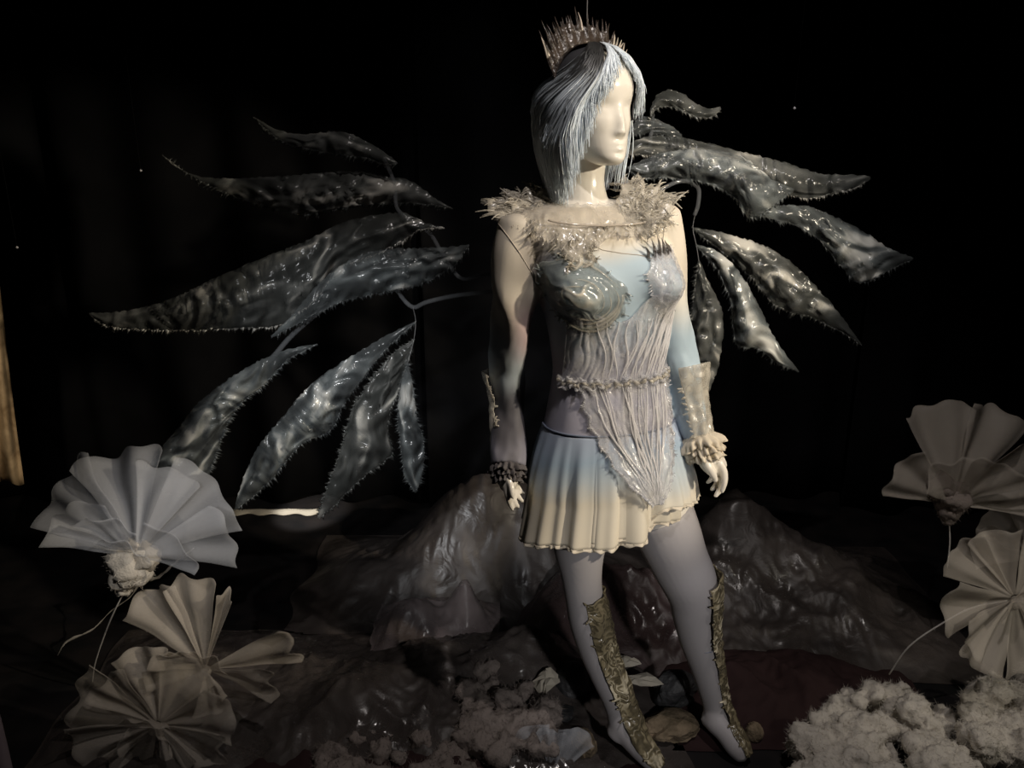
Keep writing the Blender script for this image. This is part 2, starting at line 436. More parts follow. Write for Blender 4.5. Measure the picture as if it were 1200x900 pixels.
def T(phi, z, off=0.0):
    cx, cy, rx, ry = (hermite(z, k) for k in (1, 2, 3, 4))
    c, s = math.cos(phi), math.sin(phi)
    k = 0.92
    c2 = math.copysign(abs(c) ** k, c); s2 = math.copysign(abs(s) ** k, s)
    add = off
    for p0, z0, A in BUST:
        dz = z - z0
        add += A * math.exp(-((phi - p0) / 0.40) ** 2 - (dz / (0.062 if dz > 0 else 0.045)) ** 2)
    n = FWD * (c * rx) + SIDE * (s * ry); n.normalize()
    p = Vector((cx, cy, z)) + FWD * (ry * c2) + SIDE * (rx * s2)
    return p + n * add
ZTOP, ZBOT = RZ[-1], RZ[0]

# limb chains (px, py, depth, radius)
ARM_L = wch([(612, 268, -0.045, 0.045), (606, 300, -0.055, 0.046), (603, 345, -0.055, 0.041), (598, 395, -0.02, 0.035), (595, 435, 0.015, 0.033),
             (596, 480, 0.01, 0.030), (596, 520, -0.03, 0.024), (595, 548, -0.068, 0.018), (595, 560, -0.08, 0.017)])
ARM_R = wch([(772, 256, 0.04, 0.042), (780, 300, 0.05, 0.041), (783, 350, 0.055, 0.038), (792, 400, 0.05, 0.035), (799, 430, 0.04, 0.033),
             (806, 465, 0.02, 0.030), (813, 497, 0.0, 0.024), (821, 518, -0.015, 0.018), (825, 528, -0.02, 0.018)])
LEG_R = wch([(757, 560, 0.01, 0.080), (772, 600, 0.015, 0.078), (784, 628, 0.015, 0.074), (795, 655, 0.015, 0.068), (807, 680, 0.01, 0.064), (812, 700, 0.01, 0.056),
             (813, 718, 0.015, 0.050), (818, 748, 0.03, 0.044), (827, 780, 0.05, 0.037), (835, 812, 0.07, 0.031), (838, 826, 0.075, 0.029)])
FOOT_R = wch([(829, 838, 0.085, 0.024), (840, 845, 0.06, 0.030), (852, 858, 0.035, 0.028), (863, 875, 0.01, 0.026), (871, 889, -0.008, 0.015)])
LEG_L = wch([(683, 565, -0.02, 0.078), (681, 605, -0.03, 0.070), (679, 640, -0.03, 0.058), (681, 670, -0.03, 0.046), (684, 695, -0.03, 0.042),
             (690, 725, -0.025, 0.045), (698, 755, -0.02, 0.042), (709, 785, -0.02, 0.038), (721, 812, -0.02, 0.036), (727, 830, -0.02, 0.034)])
FOOT_L = wch([(722, 862, -0.03, 0.026), (732, 850, -0.03, 0.036), (743, 866, -0.045, 0.030), (756, 882, -0.055, 0.026), (769, 899, -0.065, 0.017)])

# ------------------------------------------------------------------ head
HC = W(694, 126, 0.0)
HYAW = rad(33)
HM = Matrix.Translation(HC) @ Matrix.Rotation(HYAW, 4, 'Z') @ Matrix.Rotation(rad(-2), 4, 'X')
HT = np.array([(-0.114, -0.072, -0.050, 0.014), (-0.110, -0.082, -0.030, 0.027), (-0.098, -0.088, -0.010, 0.038), (-0.080, -0.087, 0.020, 0.048), (-0.055, -0.085, 0.055, 0.056),
               (-0.025, -0.087, 0.076, 0.065), (0.005, -0.088, 0.088, 0.070), (0.035, -0.093, 0.094, 0.073), (0.060, -0.090, 0.091, 0.071), (0.082, -0.076, 0.080, 0.061), (0.098, -0.052, 0.060, 0.046), (0.108, -0.02, 0.03, 0.023), (0.111, 0.0, 0.012, 0.008)])
def head(al, z):
    """surface of the head in its own frame: al = 0 face, positive to her left"""
    yf, yb, hw = (np.interp(z, HT[:, 0], HT[:, k]) for k in (1, 2, 3))
    cy = yb * 0.45 + yf * 0.25
    c, s = math.cos(al), math.sin(al)
    e = 0.86
    c2 = math.copysign(abs(c) ** e, c); s2 = math.copysign(abs(s) ** e, s)
    y = cy + (c2 * (yf - cy) if c > 0 else -c2 * (yb - cy))
    x = s2 * hw
    if c > 0:
        g = lambda x0, z0, wx, wz: math.exp(-((x - x0) / wx) ** 2 - ((z - z0) / wz) ** 2)
        d = 0.0
        nzz = sm(0.012, -0.048, z) * sm(-0.064, -0.051, z)
        d += 0.015 * nzz * math.exp(-(x / (0.0065 + 0.004 * sm(0, -0.05, z))) ** 2)
        d += 0.005 * (g(0.009, -0.053, 0.006, 0.006) + g(-0.009, -0.053, 0.006, 0.006))
        d -= 0.009 * (g(0.030, -0.006, 0.020, 0.014) + g(-0.030, -0.006, 0.020, 0.014))
        d += 0.004 * (g(0.031, -0.010, 0.013, 0.007) + g(-0.031, -0.010, 0.013, 0.007))
        d += 0.0055 * g(0, -0.0735, 0.013, 0.0042) + 0.0065 * g(0, -0.0835, 0.012, 0.0048) - 0.0035 * g(0, -0.0785, 0.017, 0.0020)
        d -= 0.003 * g(0, -0.092, 0.015, 0.005)
        d += 0.006 * g(0, -0.104, 0.016, 0.010)
        d += 0.003 * (g(0.042, -0.038, 0.020, 0.02) + g(-0.042, -0.038, 0.020, 0.02))
        y -= d * min(1, c * 1.6)
    return Vector((x, y, z))

# ------------------------------------------------------------------ mannequin body: closed volumes fused into one skin
bd = MB()
rows = []
for i in range(70):
    z = lerp(ZBOT, ZTOP, i / 69)
    rows.append([T(-PI + 2 * PI * j / 64, z) for j in range(64)])
bd.grid(rows, True, True, True)
NECK = wch([(688, 252, 0.012, 0.056), (685, 236, 0.015, 0.050), (684, 215, 0.018, 0.044), (686, 190, 0.02, 0.043), (690, 160, 0.02, 0.044)])
tube(bd, NECK, 14, 24)
for ch in (ARM_L, ARM_R): tube(bd, ch, 40, 20)
for ch in (LEG_L, LEG_R): tube(bd, ch, 40, 24)
for ch in (FOOT_L, FOOT_R): tube(bd, ch, 20, 20)
tube(bd, [LEG_L[-2], LEG_L[-1], FOOT_L[1]], 8, 20)
tube(bd, [LEG_R[-2], LEG_R[-1], FOOT_R[1]], 8, 20)
rows = []
for i in range(80):
    z = lerp(-0.114, 0.111, i / 79)
    rows.append([HM @ head(-PI + 2 * PI * j / 96, z) for j in range(96)])
bd.grid(rows, True, True, True)
def fingers(mb, palm, digits, flat, ref, dy=0.0):
    sh = lambda l: [(a, b, c + dy, r) for a, b, c, r in l]
    tube(mb, wch(sh(palm)), 12, 16, flat=flat, ref=ref)
    for d in digits: tube(mb, wch(sh(d)), 14, 10)
fingers(bd, [(823, 524, -0.02, 0.019), (829, 534, -0.025, 0.027), (836, 543, -0.03, 0.029), (842, 550, -0.03, 0.024)], [
    [(822, 531, -0.045, 0.011), (829, 545, -0.062, 0.0105), (835, 555, -0.066, 0.0095), (839, 564, -0.066, 0.006)],
    [(842, 541, -0.050, 0.0100), (848, 552, -0.056, 0.0090), (849, 564, -0.060, 0.0080), (846, 577, -0.062, 0.0052)],
    [(842, 545, -0.028, 0.0100), (847, 560, -0.034, 0.0088), (844, 573, -0.042, 0.0080), (838, 582, -0.048, 0.0052)],
    [(838, 546, -0.010, 0.0095), (842, 560, -0.012, 0.0084), (839, 569, -0.020, 0.0075), (833, 574, -0.028, 0.0050)],
    [(834, 546, 0.006, 0.0085), (836, 556, 0.006, 0.0075), (833, 562, -0.002, 0.0066), (828, 566, -0.008, 0.0045)]],
    1.0, Vector((-0.6, 0, 0.4)))
fingers(bd, [(595, 556, -0.083, 0.016), (595, 563, -0.088, 0.021), (597, 569, -0.091, 0.021), (599, 573, -0.093, 0.015)], [
    [(593, 564, -0.100, 0.0085), (594, 576, -0.106, 0.0075), (597, 588, -0.110, 0.0066), (601, 598, -0.112, 0.0042)],
    [(597, 569, -0.098, 0.0080), (600, 580, -0.104, 0.0072), (604, 589, -0.106, 0.0064), (608, 595, -0.106, 0.0042)],
    [(600, 568, -0.088, 0.0078), (605, 578, -0.091, 0.0070), (609, 584, -0.091, 0.0062), (613, 588, -0.090, 0.0040)],
    [(600, 564, -0.078, 0.0074), (606, 570, -0.078, 0.0064), (610, 575, -0.078, 0.0056), (614, 579, -0.078, 0.0038)],
    [(596, 561, -0.102, 0.0088), (599, 569, -0.113, 0.0078), (600, 577, -0.119, 0.0070), (601, 584, -0.121, 0.0045)]],
    1.0, Vector((-0.6, 0, 0.4)), 0.0)
mannequin = thing('mannequin', 'white glossy mannequin in an ice fairy costume, head turned to the right', 'mannequin', (HC.x + 0.1, 0, 0))
raw = bd.build('body', M['mannequin'], recalc=True)
md = raw.modifiers.new('fuse', 'REMESH'); md.mode = 'VOXEL'; md.voxel_size = 0.0032; md.use_smooth_shade = True
smo = raw.modifiers.new('soften', 'SMOOTH'); smo.factor = 0.5; smo.iterations = 4
dg = bpy.context.evaluated_depsgraph_get()
bm2 = bpy.data.meshes.new_from_object(raw.evaluated_get(dg))
bpy.data.objects.remove(raw)
bm2.name = 'body'
bm2.polygons.foreach_set('use_smooth', [True] * len(bm2.polygons))
body = bpy.data.objects.new('body', bm2); COL.objects.link(body); attach(body, mannequin)
if not bm2.materials: bm2.materials.append(M['mannequin'])

# ------------------------------------------------------------------ wig
def cap_row(z, off): return [HM @ (head(-PI + 2 * PI * j / 48, z) + Vector((math.sin(-PI + 2 * PI * j / 48), -math.cos(-PI + 2 * PI * j / 48), 0.35)) * off) for j in range(48)]
wc = MB()
rows = []
for i in range(16):
    t = i / 15; row = []
    for j in range(49):
        al = rad(42) + (2 * PI - rad(84)) * j / 48            # open at the face
        zlow = -0.03; z = lerp(zlow, 0.111, t)
        row.append(HM @ (head(al, z) + Vector((math.sin(al), -math.cos(al), 0.5)).normalized() * 0.006))
    rows.append(row)
wc.grid(rows)
rows = []
for i in range(8):
    z = lerp(0.100, 0.111, i / 7)
    rows.append([HM @ (head(rad(-44) + rad(88) * j / 16, z) + Vector((0, -0.3, 0.8)).normalized() * 0.006) for j in range(17)])
wc.grid(rows)
wig = wc.build('wig', M['wig_cap'], mannequin, solid=0.002)
wig['label'] = 'pale blue bob wig with a parted fringe and dark roots'
rnd = random.Random(5)
hs = MB(); tones = []
def strand(al_t, z_end, bulk, r0, dark, sweep, start_back, tuck=0.55):
    n = 15; pts = []
    a_start = math.copysign(rad(3), al_t)
    s1 = rnd.uniform(0, 99); curl = rnd.uniform(-0.10, 0.16)
    for i in range(n):
        t = i / (n - 1)
        z = lerp(0.107, z_end, t ** 1.25)
        k = sm(0, sweep, t)
        al = lerp(a_start * (1 - start_back) + al_t * start_back, al_t, k) + curl * math.copysign(1, al_t) * t * t * 0.6
        zz = max(z, -0.02)
        p = head(al, zz); p.z = z
        out = Vector((math.sin(al), -math.cos(al), 0))
        topf = sm(0.05, 0.107, z)
        off = lerp(0.010, 0.010 + bulk, sm(0.085, -0.01, z))
        off -= tuck * (0.018 + bulk) * sm(-0.05, -0.19, z)
        p = p + out * (off * (1 - 0.5 * topf)) + Vector((0, 0, 1)) * (0.012 * topf)
        p += Vector((nz((s1, t * 2.2, 0), 1, 1), nz((s1, t * 2.2, 0), 1, 2), 0)) * 0.010 * t
        pts.append(HM @ p)
    rows = tube_rows([tuple(p) + (max(r0 * (1 - 0.85 * (i / (n - 1)) ** 2.2), 0.0003),) for i, p in enumerate(pts)], n, 5)
    hs.grid(rows, True)
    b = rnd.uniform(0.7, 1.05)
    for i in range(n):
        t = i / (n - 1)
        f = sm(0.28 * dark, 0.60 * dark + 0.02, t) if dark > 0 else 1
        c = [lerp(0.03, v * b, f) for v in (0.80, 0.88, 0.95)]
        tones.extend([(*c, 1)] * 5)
for k in range(1900):
    u = rnd.random()
    if u < 0.30:                                    # fringe, her right
        al = -rad(rnd.uniform(5, 70)); d = -math.degrees(al)
        ze = np.interp(d, [5, 16, 28, 40, 55, 70], [0.075, 0.045, 0.012, -0.015, -0.075, -0.125]) + rnd.uniform(-0.015, 0.012)
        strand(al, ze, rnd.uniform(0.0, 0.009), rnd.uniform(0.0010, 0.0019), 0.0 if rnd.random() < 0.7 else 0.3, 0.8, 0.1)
    elif u < 0.49:                                  # fringe, her left
        al = rad(rnd.uniform(5, 75)); d = math.degrees(al)
        ze = np.interp(d, [5, 16, 30, 45, 75], [0.078, 0.060, 0.030, -0.008, -0.02]) + rnd.uniform(-0.012, 0.012)
        strand(al, ze, rnd.uniform(0.0, 0.013), rnd.uniform(0.0010, 0.0019), 0.0, 0.8, 0.1)
    elif u < 0.86:                                  # her right side, long
        al = -rad(rnd.uniform(60, 150)); d = -math.degrees(al)
        ze = np.interp(d, [60, 80, 110, 150], [-0.12, -0.185, -0.195, -0.17]) + rnd.uniform(-0.01, 0.01) + (rnd.uniform(0, 0.11) if rnd.random() < 0.45 else 0)
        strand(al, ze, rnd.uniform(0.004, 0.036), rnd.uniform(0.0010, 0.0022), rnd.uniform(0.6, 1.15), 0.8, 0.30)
    else:                                           # back and her left, long
        al = rad(rnd.uniform(75, 215)); ze = rnd.uniform(-0.17, -0.12)
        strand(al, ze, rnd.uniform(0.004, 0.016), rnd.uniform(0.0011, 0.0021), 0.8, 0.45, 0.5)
ho = hs.build('hair_strands', M['hair'], wig)
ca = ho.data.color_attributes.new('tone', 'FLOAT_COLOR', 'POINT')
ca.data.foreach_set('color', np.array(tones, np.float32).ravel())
ho['kind'] = 'stuff'

# ------------------------------------------------------------------ spiked crown
crown = thing('spiked_crown', 'smoky translucent crown of upright spikes worn on the wig', 'crown', HM @ Vector((0, 0.01, 0.11)))
rnd = random.Random(8)
cb = MB(); rows = []
NA, NR = 72, 8
HR = HM.to_3x3()
def crown_pt(a, r):
    # a: from her right ear (-) over the top to her left ear; r: 0 base .. 1 rim
    rb = 0.098
    base = HM @ Vector((math.sin(a) * rb * 0.95, 0.004, 0.026 + math.cos(a) * rb * 0.98))
    H = np.interp(math.degrees(a), [-80, -50, 0, 40, 85], [0.066, 0.056, 0.034, 0.024, 0.018]) + 0.004 * math.sin(a * 23)
    d = HR @ Vector((math.sin(a) * (0.28 if a < 0 else 0.6), 0.28, 1.0)).normalized()
    wv = HR @ Vector((0, 1, 0)) * (0.004 * math.sin(a * 31) * r)
    return base + d * (H * r) + wv
for i in range(NR):
    rows.append([crown_pt(rad(-76 + 160 * j / NA), i / (NR - 1)) for j in range(NA + 1)])
cb.grid(rows)
rows2 = []
cbase = cb.build('crown_band', M['crown'], crown, solid=0.003)
for k in range(52):
    a = rad(-76 + 160 * (k + 0.5) / 52)
    s = MB(); L = rnd.uniform(0.010, 0.030)
    p0 = crown_pt(a, 0.62); up = (crown_pt(a, 1.0) - p0).normalized()
    tip = crown_pt(a, 1.0) + (up + Vector((rnd.uniform(-1, 1), rnd.uniform(-1, 1), 0)) * 0.16 + HR @ Vector((math.sin(a), 0, 0)) * (0.08 if a < 0 else 0.35)).normalized() * L
    p1 = lerp(p0, tip, 0.55) + Vector((rnd.uniform(-1, 1), 0.2, 0)) * 0.002
    tube(s, [tuple(p0) + (0.0032,), tuple(p1) + (0.0021,), tuple(tip) + (0.0004,)], 7, 6, flat=0.7)
    s.build('spike', M['crown_tip'] if k > 34 or k < 2 or rnd.random() < 0.05 else M['crown'], crown)

# ------------------------------------------------------------------ dress: bodice, sleeves, skirt
def fold(amp, ka, kz, seed):
    return lambda t, a, p: amp * (math.sin(ka * a + 9 * nz(p, kz, seed)) * nz(p, 9, seed + 3))
def fuse(mb, name, m, voxel, iters, parent):
    ob = mb.build(name, m, recalc=True)
    a_ = ob.modifiers.new('fuse', 'REMESH'); a_.mode = 'VOXEL'; a_.voxel_size = voxel; a_.use_smooth_shade = True
    b_ = ob.modifiers.new('soften', 'SMOOTH'); b_.factor = 0.5; b_.iterations = iters
    me = bpy.data.meshes.new_from_object(ob.evaluated_get(bpy.context.evaluated_depsgraph_get()))
    bpy.data.objects.remove(ob)
    me.name = name
    if not me.materials: me.materials.append(m)
    me.polygons.foreach_set('use_smooth', [True] * len(me.polygons))
    o = bpy.data.objects.new(name, me); COL.objects.link(o)
    if parent: attach(o, parent)
    return o
tb = MB(); rows = []
z0, z1 = 0.945, W(690, 243, -0.05).z
for i in range(60):
    z = lerp(z0, z1, i / 59)
    rows.append([T(-PI + 2 * PI * j / 96, z, 0.0045 + 0.0012 * nz((j * 0.2, z * 12, 0), 1)) for j in range(96)])
tb.grid(rows, True, True, True)
sleeve_fn = lambda seed, left: (lambda t, a, p: (
        0.0032 * math.sin(3 * a + 5 * t + 6 * nz(p, 6, seed)) * sm(0, 0.25, t) + 0.005 * abs(nz((math.cos(a) * 1.6 + t * 3, math.sin(a) * 1.6, t * 7), 1.6, seed)) * sm(0.2, 0.4, t)
        + (0.012 if left else 0.003) * sm(0.70, 0.95, t)))
for left, ch, seed in ((True, ARM_L, 1), (False, ARM_R, 2)):
    rows = tube_rows(ch[:-1], 70, 40, 1.0, 0.0065, fn=sleeve_fn(seed, left))
    t0 = (Vector(ch[0][:3]) - Vector(ch[1][:3])).normalized() * 0.030
    # dome over the shoulder
    c0 = sum(rows[0], Vector()) / 40
    dome = [[c0 + (p - c0) * math.cos(q_) + t0 * math.sin(q_) for p in rows[0]] for q_ in (1.35, 1.0, 0.65, 0.3)]
    tb.grid(dome + rows, True, True, True)
top = fuse(tb, 'sheer_top', M['sheer'], 0.0042, 6, mannequin)
def armd(p, ch):
    best = 9.0
    for a_, b_ in zip(ch[:-1], ch[1:]):
        A = Vector(a_[:3]); B = Vector(b_[:3]); t = max(0, min(1, (p - A).dot(B - A) / (B - A).length_squared))
        best = min(best, (p - lerp(A, B, t)).length - lerp(a_[3], b_[3], t))
    return best
def mix3(a, b, t): return tuple(lerp(x, y, t) for x, y in zip(a, b))
CREAM, BLUE, LILAC, ARMPIT_SHADE, PINK = (0.70, 0.63, 0.52), (0.40, 0.50, 0.57), (0.42, 0.41, 0.49), (0.13, 0.115, 0.11), (0.62, 0.42, 0.42)
cols = []
dk = T(-0.95, 1.325, 0.0)
for v in top.data.vertices:
    p = v.co
    wl_ = sm(0.034, 0.012, armd(p, ARM_L)); wr_ = sm(0.030, 0.010, armd(p, ARM_R))
    if p.x > 0.13: wl_ = 0
    if p.x < 0.26: wr_ = 0
    n = nz(p, 7, 3); n2 = nz(p, 16, 5)
    ct = mix3(LILAC, BLUE, sm(1.08, 1.2, p.z + 0.05 * n)); ct = mix3(ct, CREAM, sm(1.315, 1.375, p.z + 0.03 * n))
    sl_ = mix3(LILAC, (0.47, 0.53, 0.56), sm(0.95, 1.06, p.z + 0.05 * n)); sl_ = mix3(sl_, CREAM, sm(1.12, 1.27, p.z + 0.06 * n))
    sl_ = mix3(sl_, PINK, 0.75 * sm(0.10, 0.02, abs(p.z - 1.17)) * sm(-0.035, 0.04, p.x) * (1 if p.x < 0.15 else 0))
    sl_ = mix3(sl_, (0.07, 0.065, 0.07), (0.95 if p.x < 0.15 else 0.0) * sm(1.10, 1.02, p.z + 0.05 * n))  # shade on the left forearm painted into the sleeve colour
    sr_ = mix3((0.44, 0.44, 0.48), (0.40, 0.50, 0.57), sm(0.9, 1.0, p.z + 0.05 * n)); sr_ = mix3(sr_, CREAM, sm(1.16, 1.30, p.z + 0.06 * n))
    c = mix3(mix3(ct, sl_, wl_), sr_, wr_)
    c = mix3(c, ARMPIT_SHADE, 0.85 * sm(0.075, 0.02, (p - dk).length + 0.02 * n2))  # shadow at the left armpit painted into the top's colour
    k_ = 1 + 0.10 * n2
    cols.extend([c[0] * k_, c[1] * k_, c[2] * k_, 1])
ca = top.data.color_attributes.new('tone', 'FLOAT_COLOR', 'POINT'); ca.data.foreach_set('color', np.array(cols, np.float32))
for nm, ch, seed in (('l', ARM_L, 1), ('r', ARM_R, 2)):
    sb = MB(); c = Vector(ch[0][:3]); ax = (Vector((0, 0, 0.8)) + Vector((-0.5 if nm == 'l' else 0.5, 0, 0)))
    cf = MB(); tip = Vector(ch[-2][:3]); prev = Vector(ch[-4][:3]); ax = (tip - prev).normalized()
    a = Vector((0, -1, 0)) - ax * ax.dot(Vector((0, -1, 0))); a.normalize(); b = ax.cross(a)
    for lay in range(3):
        rows = []
        for i in range(9):
            t = i / 8; row = []
            for j in range(110):
                an = 2 * PI * j / 110
                rr = 0.023 + (0.026 - 0.005 * lay) * math.sin(min(1, t * 1.25) * PI / 2) + 0.006 * t * math.sin(17 * an + lay * 2 + 3 * nz((math.cos(an), math.sin(an), lay), 1.5)) + 0.012 * t * nz((math.cos(an) * 2, math.sin(an) * 2, t * 2 + lay), 1.5, seed)
                if nm == 'l': rr *= 0.78
                h = -0.022 + 0.014 * lay + 0.036 * t + 0.010 * t * nz((math.cos(an) * 3, math.sin(an) * 3, lay + 5), 1.5, seed)
                row.append(tip + ax * (h * (1 if nm == 'r' else 0.8)) + a * (math.cos(an) * rr) + b * (math.sin(an) * rr))
            rows.append(row)
        cf.grid(rows, True)
    cf.build('cuff_ruffle', M['frill'] if nm == 'r' else M['frill_shaded'], top, solid=0.001)

from mathutils.bvhtree import BVHTree
bv = BVHTree.FromPolygons([v.co.copy() for v in top.data.vertices], [tuple(p.vertices) for p in top.data.polygons])
def seam(name, pts, r, m, parent):
    ch = []
    for a_, b_ in polyline(pts, 24):
        h = bv.ray_cast(CAM, ray(a_, b_).normalized())
        if h[0] is not None: ch.append(tuple(h[0] + h[1] * 0.0003) + (r,))
    q = MB(); tube(q, ch, 60, 6); q.build(name, m, parent)
seam('armhole_seam', [(584, 262), (596, 278), (610, 298), (622, 318), (630, 336)], 0.0011, M['seam_pale'], top)
seam('armhole_seam', [(796, 238), (786, 250), (778, 268), (776, 292)], 0.0011, M['seam_pale'], top)
seam('neckline_seam', [(688, 284), (706, 293), (730, 297), (750, 299), (764, 303)], 0.0010, M['seam_pale'], top)

def skirt_pt(phi, t, hemz, flare, seed, off=0.0):
    z = lerp(0.955, hemz, t)
    p = T(phi, max(z, 0.80), 0.006 + off)
    cx, cy = hermite(z, 1), hermite(z, 2)
    out = Vector((p.x - cx, p.y - cy, 0)).normalized()
    ph_ = 11 * phi + 2.6 * math.sin(3 * phi + seed) + 1.6 * math.sin(2 * phi + 2 * seed)
    pl = (2 * abs(math.sin(ph_ / 2)) ** 0.7 - 1) * (0.75 + 0.35 * math.sin(4 * phi + 1)) + 0.25 * math.sin(27 * phi + seed)
    sidef = 0.6 + 0.4 * abs(math.sin(phi))
    d = flare * t * sidef + pl * 0.0165 * t ** 0.8
    q = Vector((p.x, p.y, z)) + out * d
    return q
def hem_z(phi, lay):
    # phi>0 is viewer right; outer layer is cut shorter there
    base = 0.705 + 0.010 * math.sin(2 * phi + 1) + 0.006 * math.sin(5 * phi)
    if lay == 0: base += 0.060 * sm(0.10, 0.30, phi) * sm(2.6, 1.8, phi)
    else: base += 0.012 + 0.012 * sm(0.2, 1.2, phi)
    return base
skirt = None
for lay in (0, 1):
    sk = MB(); rows = []
    NP = 260
    for i in range(30):
        t = i / 29
        rows.append([skirt_pt(-PI + 2 * PI * j / NP, t, hem_z(-PI + 2 * PI * j / NP, lay), 0.034 - 0.012 * lay, 0.6 + 0.5 * lay, -0.002 * lay) for j in range(NP)])
    sk.grid(rows, True)
    if lay == 0:
        skirt = sk.build('skirt', M['skirt'], mannequin, solid=0.0012)
    else:
        under = sk.build('underskirt', M['skirt'], skirt, solid=0.0012)
    fr = MB(); rows = []
    last = [Vector(p) for p in rows] if False else None
    NF = 520
    for i in range(4):
        row = []
        for j in range(NF):
            phi = -PI + 2 * PI * j / NF
            p = skirt_pt(phi, 1.0, hem_z(phi, lay), 0.034 - 0.012 * lay, 0.6 + 0.5 * lay, -0.002 * lay)
            out = Vector((p.x - 0.23, p.y, 0)).normalized(); t = i / 3
            wv = math.sin(60 * phi + 3 * math.sin(7 * phi)) * (0.7 + 0.5 * math.sin(17 * phi))
            row.append(p + out * (0.0032 * wv * t + 0.001 * t) + Vector((0, 0, -0.007 * t + 0.002 * t * math.cos(47 * phi) + 0.002)))
        rows.append(row)
    fr.grid(rows, True)
    fr.build('hem_frill', M['frill'], skirt, solid=0.0009)
sb = MB()
tube(sb, [tuple(T(rad(a), 0.955, 0.008)) + (0.0022,) for a in range(-100, 101, 10)], 60, 8)
sb.build('waist_seam', M['seam'], skirt)

# tights
tg = MB()
def legskin(leg, foot, ankle):
    rows = tube_rows(leg[1:], 44, 28, 1.0, 0.003); tg.grid(rows, True)
    rows = tube_rows(foot, 22, 24, 1.0, 0.003); tg.grid(rows, True, True, True)
    rows = tube_rows(ankle, 8, 24, 1.0, 0.003); tg.grid(rows, True)
legskin(LEG_L, FOOT_L, [LEG_L[-2], LEG_L[-1], FOOT_L[1]])
legskin(LEG_R, FOOT_R, [LEG_R[-2], LEG_R[-1], FOOT_R[1]])
tr = tg.build('raw', M['tights'], recalc=True)
# fuse so leg and foot are one stocking
for i_, (nm, lg, ft) in enumerate((('l', LEG_L, FOOT_L), ('r', LEG_R, FOOT_R))):
    q = MB(); tube(q, lg[1:], 44, 28, grow=0.004); tube(q, ft, 22, 24, grow=0.004); tube(q, [lg[-2], lg[-1], ft[1]], 8, 24, grow=0.004)
    ob = q.build('stocking', M['tights'], recalc=True)
    m1 = ob.modifiers.new('fuse', 'REMESH'); m1.mode = 'VOXEL'; m1.voxel_size = 0.0045; m1.use_smooth_shade = True
    m2 = ob.modifiers.new('soften', 'SMOOTH'); m2.factor = 0.5; m2.iterations = 8
    me = bpy.data.meshes.new_from_object(ob.evaluated_get(bpy.context.evaluated_depsgraph_get()))
    bpy.data.objects.remove(ob)
    me.name = 'stocking'
    if not me.materials: me.materials.append(M['tights'])
    me.polygons.foreach_set('use_smooth', [True] * len(me.polygons))
    so = bpy.data.objects.new('stocking', me); COL.objects.link(so); attach(so, mannequin)
    if nm == 'r':
        s2 = MB(); C = catmull(lg, 60)
        c = next(c for c in C if c[2] < W(817, 748, 0.03).z)
        ring = [(c[0] + math.cos(a) * (c[3] + 0.004), c[1] + math.sin(a) * (c[3] + 0.004), c[2] - 0.003 * math.cos(a), 0.0009) for a in [2 * PI * k / 24 for k in range(25)]]
        tube(s2, ring, 60, 6, caps=False); s2.build('calf_seam', M['seam'], so)
        s3 = MB(); p = W(821, 747, -0.02)
        tube(s3, [(p.x - 0.006, p.y, p.z, 0.002), (p.x, p.y - 0.002, p.z, 0.003), (p.x + 0.006, p.y - 0.001, p.z, 0.002)], 8, 8)
        s3.build('clasp', M['bead'], so)
bpy.data.objects.remove(tr)

# ------------------------------------------------------------------ clear corset
corset = None
def patch(mb, phis, zs, off, nu=80, nv=50, spike_edge=None):
    rows = []
    for i in range(nv + 1):
        v = i / nv; row = []
        for j in range(nu + 1):
            u = j / nu; z = zs(u, v); ph = phis(u, v)
            row.append(T(ph, z, off(u, v, ph, z)))
        rows.append(row)
    mb.grid(rows); return rows
# upper corset, underbust to waist
CZ = 1.066
c1 = MB()
def ribs(u, v, ph, z, k=15, am=0.0055):
    x = u * k + 1.2 * nz((u * 4, v * 1.5, 0), 2, 4)
    return 0.008 + am * (abs(math.sin(PI * x)) ** 0.6) * (0.5 + 0.5 * nz((u * 9, v * 3, 1), 1.6, 2))
def up_phi(u, v):   # fan out towards the right cup
    return lerp(lerp(-0.95, 1.45, u), lerp(-1.25, 1.35, u), v) 
up = patch(c1, up_phi, lambda u, v: lerp(1.215 + 0.045 * sm(0.40, 0.62, u) - 0.012 * math.cos(u * 18), CZ, v), lambda u, v, p, z: ribs(u, v, p, z, 17), 170, 40)
corset = c1.build('corset', M['corset'], mannequin, solid=0.002)
corset['label'] = 'clear silicone corset with flowing ribs and a pointed front'
c2 = MB()
def lo_span(v): return np.interp(v, [0, 0.25, 0.5, 0.75, 1], [0.98, 0.82, 0.58, 0.32, 0.05])
lo = patch(c2, lambda u, v: 0.17 + (u * 2 - 1) * lo_span(v) * (1.0 + 0.04 * math.sin(v * 40)), lambda u, v: lerp(CZ + 0.004, 0.805, v),
           lambda u, v, p, z: ribs(u, v, p, z, 10, 0.006) + 0.040 * sm(0.955, 0.80, z), 110, 80)
c2.build('corset_point', M['corset'], corset, solid=0.002)
